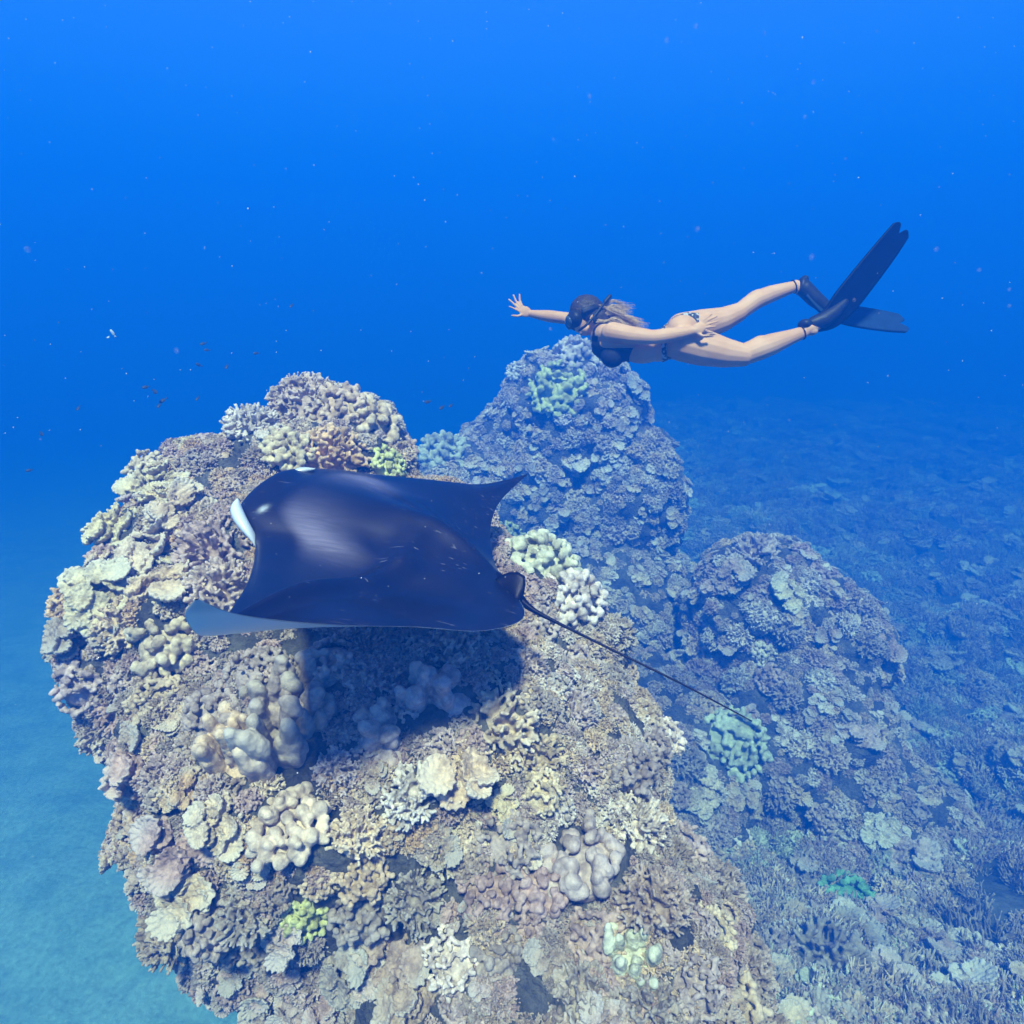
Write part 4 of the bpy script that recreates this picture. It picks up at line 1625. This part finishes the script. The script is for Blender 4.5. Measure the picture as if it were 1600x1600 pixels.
for lock in range(22):
    q0 = hr.gauss(0, 0.040)
    y0 = hr.uniform(478, 506)
    up = lock < 9                                                     # a tuft that floats up; the rest lies along the back
    a = sp_(932 + hr.uniform(-3, 4), y0, q0)
    if up:
        b_ = sp_(954 + hr.uniform(-3, 4), 471 + (y0 - 478) * 0.6 + hr.uniform(-3, 3), q0 * 1.2)
        c = sp_(975 + hr.uniform(-6, 12), 467 + (y0 - 478) * 0.7 + hr.uniform(-3, 6), q0 * 1.3)
    else:
        b_ = sp_(960 + hr.uniform(-4, 4), 488 + (y0 - 478) * 0.6 + hr.uniform(-3, 3), q0 * 1.3)
        c = sp_(994 + hr.uniform(-10, 14), 502 + (y0 - 478) * 0.4 + hr.uniform(-4, 5), q0 * 1.6)
    wave = hr.uniform(-0.010, 0.010)
    for k in range(26):
        e = [Vector((hr.gauss(0, 1), hr.gauss(0, 1), hr.gauss(0, 1))) for _ in range(3)]
        A, B_, C = a + e[0] * 0.006, b_ + e[1] * 0.007, c + e[2] * 0.011 + (c - b_) * hr.uniform(-0.3, 0.15)
        P = catmull(np.array([A, A.lerp(B_, 0.5) + Vector((0, 0, 0.004 + wave)), B_ + Vector((0, 0, -wave)), C]), np.linspace(0, 3, 9))
        rr = hr.uniform(0.0009, 0.0016)
        add_tube(hb, [Vector(p) for p in P], [rr, rr * 1.1, rr * 1.1, rr, rr, rr * 0.9, rr * 0.75, rr * 0.55, rr * 0.3], 4)
lme = bpy.data.meshes.new('hair_strands')
hb.to_mesh(lme)
hb.free()
lme.polygons.foreach_set('use_smooth', [True] * len(lme.polygons))
lme.materials.append(M_HAIR2)
ls = child(link(bpy.data.objects.new('hair_strands', lme)), person)
ls['kind'] = 'stuff'

# dive mask: skirt and frame, two panes, strap; snorkel tube behind the head
M_RUB = simple_mat('black_rubber', (0.012, 0.012, 0.016), 0.5, 0.25, 0.1, 60)
mb = bmesh.new()
mdir = (sp_(893, 503) - sp_(918, 492)).normalized()
mc = sp_(899, 500, 0.0)
mx_, my_, mz_ = CF, mdir.cross(CF).normalized(), mdir
Rm = Matrix((tuple(mx_), tuple(my_), tuple(mz_))).transposed()
add_ball(mb, mc, (0.092, 0.064, 0.052), Rm, 3)
add_ball(mb, mc - my_ * 0.0 + mdir * 0.012, (0.086, 0.056, 0.052), Rm, 3)
add_ball(mb, sp_(899, 511, 0.0), (0.022, 0.026, 0.026), Rm, 2)
mask_me = remeshed(mb, 0.006, 2, 0.5, 'dive_mask')
mask_me.materials.append(M_RUB)
mask = child(link(bpy.data.objects.new('dive_mask', mask_me)), person)
M_GLASS = simple_mat('mask_glass', (0.05, 0.07, 0.10), 0.08, 0.6, 0.0, 10)
for s in (-1, 1):
    pb = bmesh.new()
    add_ball(pb, mc + mdir * 0.052 + CF * 0.042 * s, (0.036, 0.034, 0.013), Rm @ Matrix.Rotation(0.30 * s, 3, 'Y'), 3)
    pm = bpy.data.meshes.new('pane')
    pb.to_mesh(pm)
    pb.free()
    pm.materials.append(M_GLASS)
    pm.polygons.foreach_set('use_smooth', [True] * len(pm.polygons))
    po = link(bpy.data.objects.new('pane', pm))
    po.parent = mask
sb = bmesh.new()
ring = []
for k in range(25):
    a = math.pi * (k / 24.0 - 0.5) * 1.15
    ring.append(sp_(917, 491) + mdir * (-0.108 * math.cos(a) + 0.012) + CF * (0.094 * math.sin(a)) + my_ * (-0.006))
for dz in (-0.010, 0.0, 0.010):
    add_tube(sb, [p + my_ * dz for p in ring], [0.0075] * len(ring), 8)
smesh = remeshed(sb, 0.0045, 1, 0.5, 'mask_strap')
smesh.materials.append(M_RUB)
so = link(bpy.data.objects.new('strap', smesh))
so.parent = mask
sn = bmesh.new()
P = catmull(np.array([sp_(905, 516, -0.065), sp_(916, 508, -0.090), sp_(930, 492, -0.080), sp_(943, 475, -0.070), sp_(953, 463, -0.06)]), np.linspace(0, 4, 16))
add_tube(sn, [Vector(p) for p in P], [0.009] * 16, 12)
add_tube(sn, [sp_(945, 472, -0.068), sp_(953, 463, -0.06)], [0.014, 0.014], 12)
snm = remeshed(sn, 0.005, 1, 0.5, 'snorkel')
snm.materials.append(M_RUB)
child(link(bpy.data.objects.new('snorkel', snm)), person)

# long blade fins
M_FIN = simple_mat('black_fin_blade', (0.003, 0.004, 0.014), 0.5, 0.06, 0.05, 20)
M_FIN2 = simple_mat('blue_black_fin_blade', (0.012, 0.030, 0.075), 0.5, 0.08, 0.05, 20)


def fin(path, width_dir, widths, mat, cuff, pocket):
    """blade swept along path with side rails and a notched end; pocket and cuff as lofts"""
    root = empty_part = None
    pts = catmull(np.array(path), np.linspace(0, len(path) - 1, 40))
    wd = catmull(np.array([[w, w] for w in widths]), np.linspace(0, len(widths) - 1, 40))[:, 0]
    fb_ = bmesh.new()
    nw = 12
    tops, bots = [], []
    for i in range(40):
        p = Vector(pts[i])
        t = Vector(pts[min(i + 1, 39)] - pts[max(i - 1, 0)]).normalized()
        w = Vector(width_dir)
        w = (w - t * w.dot(t)).normalized()
        nn = t.cross(w)
        ra, rb = [], []
        for k in range(nw + 1):
            s = k / nw * 2 - 1
            end = i / 39
            notch = 0.0
            if end > 0.85:
                notch = (end - 0.85) / 0.15 * (-0.050 * math.exp(-(s / 0.22) ** 2) - 0.030 * max(0, abs(s) - 0.62) ** 1.5 * 4)
            q = p + w * (s * wd[i]) + t * notch
            th = 0.0028 + (0.006 if abs(s) > 0.9 else 0.0) + 0.006 * (1 - end) ** 3
            ra.append(fb_.verts.new(q + nn * th))
            rb.append(fb_.verts.new(q - nn * th))
        tops.append(ra)
        bots.append(rb)
    for i in range(39):
        for k in range(nw):
            fb_.faces.new([tops[i][k], tops[i][k + 1], tops[i + 1][k + 1], tops[i + 1][k]])
            fb_.faces.new([bots[i][k], bots[i + 1][k], bots[i + 1][k + 1], bots[i][k + 1]])
        fb_.faces.new([tops[i][0], tops[i + 1][0], bots[i + 1][0], bots[i][0]])
        fb_.faces.new([tops[i][nw], bots[i][nw], bots[i + 1][nw], tops[i + 1][nw]])
    for k in range(nw):
        fb_.faces.new([tops[0][k], bots[0][k], bots[0][k + 1], tops[0][k + 1]])
        fb_.faces.new([tops[39][k], tops[39][k + 1], bots[39][k + 1], bots[39][k]])
    bmesh.ops.recalc_face_normals(fb_, faces=fb_.faces)
    fm = bpy.data.meshes.new('fin')
    fb_.to_mesh(fm)
    fb_.free()
    fm.polygons.foreach_set('use_smooth', [True] * len(fm.polygons))
    fm.materials.append(mat)
    fo = child(link(bpy.data.objects.new('fin', fm)), person)
    pk = bmesh.new()
    add_tube(pk, [p for p, r in pocket], [r for p, r in pocket], 16)
    for c, r, rt in cuff:
        add_ball(pk, c, r, rt, 3)
    pm = remeshed(pk, 0.006, 4, 0.5, 'foot_pocket')
    pm.materials.append(M_RUB)
    po = link(bpy.data.objects.new('foot_pocket', pm))
    po.parent = fo
    return fo


wn_ = (sp_(1395, 375) - sp_(1360, 350)).normalized() * 1.0 + CF * 0.35
fin([sp_(1272, 507, -0.10), sp_(1298, 496, -0.10), sp_(1320, 472, -0.11), sp_(1352, 432, -0.12), sp_(1385, 390, -0.13), sp_(1412, 354, -0.15)], wn_,
    [px2m(12), px2m(17), px2m(22), px2m(22), px2m(20), px2m(17)], M_FIN,
    [(sp_(1257, 507, -0.105), (0.040, 0.050, 0.034), axis_rot(0.1))], [(sp_(1272, 505, -0.10), 0.046), (sp_(1286, 500, -0.10), 0.052), (sp_(1302, 489, -0.10), 0.046), (sp_(1320, 472, -0.105), 0.024)])
wf_ = (sp_(1350, 470) - sp_(1346, 510)).normalized() + CF * 0.75
fin([sp_(1262, 458, 0.15), sp_(1284, 478, 0.15), sp_(1306, 488, 0.15), sp_(1340, 495, 0.16), sp_(1380, 501, 0.17), sp_(1416, 506, 0.18)], wf_,
    [px2m(13), px2m(20), px2m(25), px2m(27), px2m(26), px2m(22)], M_FIN2,
    [(sp_(1251, 447, 0.15), (0.030, 0.052, 0.062), axis_rot(-0.25)), (sp_(1257, 437, 0.15), (0.026, 0.034, 0.030), axis_rot(-0.5))],
    [(sp_(1256, 450, 0.15), 0.055), (sp_(1273, 467, 0.15), 0.053), (sp_(1292, 482, 0.15), 0.044), (sp_(1314, 490, 0.15), 0.022)])
# anklets at the top of each foot
for (c, t, r) in ((sp_(1253, 520, -0.10), (sp_(1256, 519) - sp_(1232, 528)).normalized(), 0.042), (sp_(1240, 448, 0.15), (sp_(1243, 447) - sp_(1205, 459)).normalized(), 0.042)):
    ab = bmesh.new()
    x, y, z = frame_of(t)
    add_tube(ab, [c + (x * math.cos(a) + y * math.sin(a)) * r for a in [2 * math.pi * k / 24 for k in range(25)]], [0.004] * 25, 6, caps=False)
    am = bpy.data.meshes.new('anklet')
    ab.to_mesh(am)
    ab.free()
    am.materials.append(M_RUB)
    child(link(bpy.data.objects.new('anklet', am)), person)

# ------------------------------------------------------------------ small fish, an urchin, drifting specks
def fish_mesh(name, mat, deep=0.42):
    b = bmesh.new()
    n, m = 14, 12
    rings = []
    for i in range(n):
        t = i / (n - 1)
        h = 0.5 * deep * (math.sin(math.pi * min(1, t * 1.08) ** 0.75) ** 0.8 if 0 < t < 0.93 else 0.0) + 0.035
        if i == 0:
            h = 0.02
        w = h * 0.36
        rings.append([b.verts.new((t - 0.5, math.cos(2 * math.pi * k / m) * w, math.sin(2 * math.pi * k / m) * h)) for k in range(m)])
    for A, B in zip(rings, rings[1:]):
        for k in range(m):
            b.faces.new([A[k], A[(k + 1) % m], B[(k + 1) % m], B[k]])
    b.faces.new(list(reversed(rings[0])))
    b.faces.new(rings[-1])

    def blade(outline, th=0.012):
        up = [b.verts.new((x, th, z)) for x, z in outline]
        dn = [b.verts.new((x, -th, z)) for x, z in outline]
        b.faces.new(up)
        b.faces.new(list(reversed(dn)))
        k = len(outline)
        for i in range(k):
            b.faces.new([up[i], dn[i], dn[(i + 1) % k], up[(i + 1) % k]])
    blade([(0.44, 0.03), (0.70, 0.20), (0.63, 0.0), (0.70, -0.20), (0.44, -0.03)])
    blade([(-0.22, deep * 0.42), (-0.05, deep * 0.66), (0.28, deep * 0.52), (0.33, deep * 0.26)])
    blade([(0.02, -deep * 0.44), (0.16, -deep * 0.64), (0.32, -deep * 0.44), (0.33, -deep * 0.22)])
    bmesh.ops.recalc_face_normals(b, faces=b.faces)
    me = bpy.data.meshes.new(name)
    b.to_mesh(me)
    b.free()
    me.polygons.foreach_set('use_smooth', [True] * len(me.polygons))
    me.materials.append(mat)
    return me


F_DARK = fish_mesh('reef_fish', simple_mat('dark_fish_scales', (0.03, 0.035, 0.05), 0.5, 0.2, 0.0, 4))
F_PALE = fish_mesh('reef_fish', simple_mat('silver_fish_scales', (0.62, 0.64, 0.60), 0.35, 0.4, 0.0, 4), 0.34)
FISH = [  # pixel x, y, metres off, length in photo pixels, heading in the picture (degrees), pale, label
    (176, 520, 4.6, 11, 115, 1, 'silvery fish glinting in open water beyond the big mound'),
    (169, 527, 4.7, 7, 5, 1, 'second, dimmer silvery fish beside the glinting one'),
    (227, 605, 5.2, 10, 200, 0, 'dark fish heading the small school over the mound\'s far rim'),
    (242, 612, 5.1, 13, 330, 0, 'largest dark fish of the small school over the far rim'),
    (254, 626, 5.2, 12, 230, 0, 'dark fish low in the small school over the far rim'),
    (248, 634, 5.3, 9, 250, 0, 'lowest dark fish of the small school over the far rim'),
    (317, 537, 5.6, 9, 210, 0, 'dark fish alone high above the cauliflower dome'),
    (323, 547, 5.7, 8, 190, 0, 'dark fish just beneath the one high above the dome'),
    (310, 570, 5.6, 9, 160, 0, 'dark fish between the small school and the dome'),
    (354, 573, 5.4, 9, 260, 0, 'dark fish directly above the cauliflower dome'),
    (308, 623, 5.4, 8, 250, 0, 'dark fish by the slope of the cauliflower dome'),
    (122, 638, 5.6, 9, 260, 0, 'dark fish hanging over the blue beyond the shoulder'),
    (65, 678, 5.0, 11, 325, 0, 'dark fish farthest out over the deep blue'),
    (45, 735, 5.3, 9, 200, 0, 'dark fish deep in the blue below the outermost one'),
    (400, 552, 5.9, 8, 190, 0, 'dark fish in the gap between dome and peak'),
    (668, 628, 5.2, 10, 200, 0, 'dark fish between the peak and the hazy mound'),
    (690, 637, 5.4, 10, 225, 0, 'dark fish nearest the flank of the hazy mound'),
    (704, 634, 5.5, 8, 230, 0, 'small dark fish brushing the hazy mound'),
    (455, 478, 6.2, 8, 240, 0, 'dark fish far above the peak in open water'),
]
for px, py, d, ln, ang, pale, label in FISH:
    o = link(bpy.data.objects.new('reef_fish', F_PALE if pale else F_DARK))
    s = ln * d / FOCAL
    o.scale = (s, s, s)
    a = math.radians(ang)
    o.matrix_world = Matrix.Translation(at(px, py, d)) @ (rot_cam @ Matrix.Rotation(-a + math.pi, 3, 'Y') @ Matrix.Rotation(0.5, 3, 'Z')).to_4x4() @ Matrix.Diagonal((s, s, s, 1))
    tag(o, label, 'fish', 'small reef fish above the big mound')

# a black urchin wedged among the knobs of the peak
h = on_reef(563, 612)
ub = bmesh.new()
add_ball(ub, (0, 0, 0), (0.026, 0.026, 0.022), sub=3)
ur = random.Random(3)
for d in dome_dirs(70, ur, 1.6, 0.1):
    add_tube(ub, [d * 0.018, d * ur.uniform(0.045, 0.062)], [0.0022, 0.0010], 5)
um = bpy.data.meshes.new('sea_urchin')
ub.to_mesh(um)
ub.free()
um.materials.append(simple_mat('black_urchin', (0.012, 0.010, 0.016), 0.5, 0.2))
uo = link(bpy.data.objects.new('sea_urchin', um))
uo.location = Vector(at(563, 597, to_px(h[1])[2] - 0.12)) if h else (0, 4, -1)
tag(uo, 'small black sea urchin perched on the peak of the big mound', 'sea urchin')

# specks drifting in the water
sb = bmesh.new()
sr = random.Random(12)
for k in range(420):
    d = sr.uniform(0.9, 4.5)
    px, py = sr.uniform(-40, 1640), sr.uniform(-40, 1640) if sr.random() < 0.5 else sr.uniform(-40, 700)
    r_ = sr.uniform(0.0005, 0.0011) * d * (1.5 if sr.random() < 0.08 else 1.0) * 0.7
    add_ball(sb, at(px, py, d), (r_, r_ * sr.uniform(0.6, 1.4), r_ * sr.uniform(0.6, 1.4)), sub=1)
sm2 = bpy.data.meshes.new('drifting_dust')
sb.to_mesh(sm2)
sb.free()
sm2.materials.append(simple_mat('plankton', (0.62, 0.58, 0.55), 0.8, 0.1))
so2 = link(bpy.data.objects.new('drifting_dust', sm2))
tag(so2, 'pale specks drifting in the water', kind='stuff')

# soft flocs of marine snow, thin enough to see through
fb2 = bmesh.new()
for k in range(26):
    d = sr.uniform(0.6, 1.6)
    px, py = (sr.uniform(850, 1640), sr.uniform(-40, 520)) if sr.random() < 0.6 else (sr.uniform(-40, 1640), sr.uniform(-40, 760))
    r_ = sr.uniform(1.5, 5.0) * d / FOCAL
    c = at(px, py, d)
    for q in range(3):
        w = r_ * (1 - 0.28 * q)
        add_ball(fb2, c + Vector((sr.gauss(0, 1), sr.gauss(0, 1), sr.gauss(0, 1))) * r_ * 0.15, (w, w * sr.uniform(0.7, 1.2), w * sr.uniform(0.7, 1.2)), sub=2)
fm2 = bpy.data.meshes.new('drifting_snow')
fb2.to_mesh(fm2)
fb2.free()
fm2.polygons.foreach_set('use_smooth', [True] * len(fm2.polygons))
floc = simple_mat('marine_snow', (0.66, 0.55, 0.60), 0.9, 0.0)
[n for n in floc.node_tree.nodes if n.type == 'BSDF_PRINCIPLED'][0].inputs['Alpha'].default_value = 0.022
fm2.materials.append(floc)
tag(link(bpy.data.objects.new('drifting_snow', fm2)), 'faint soft flecks hanging in the water', kind='stuff')
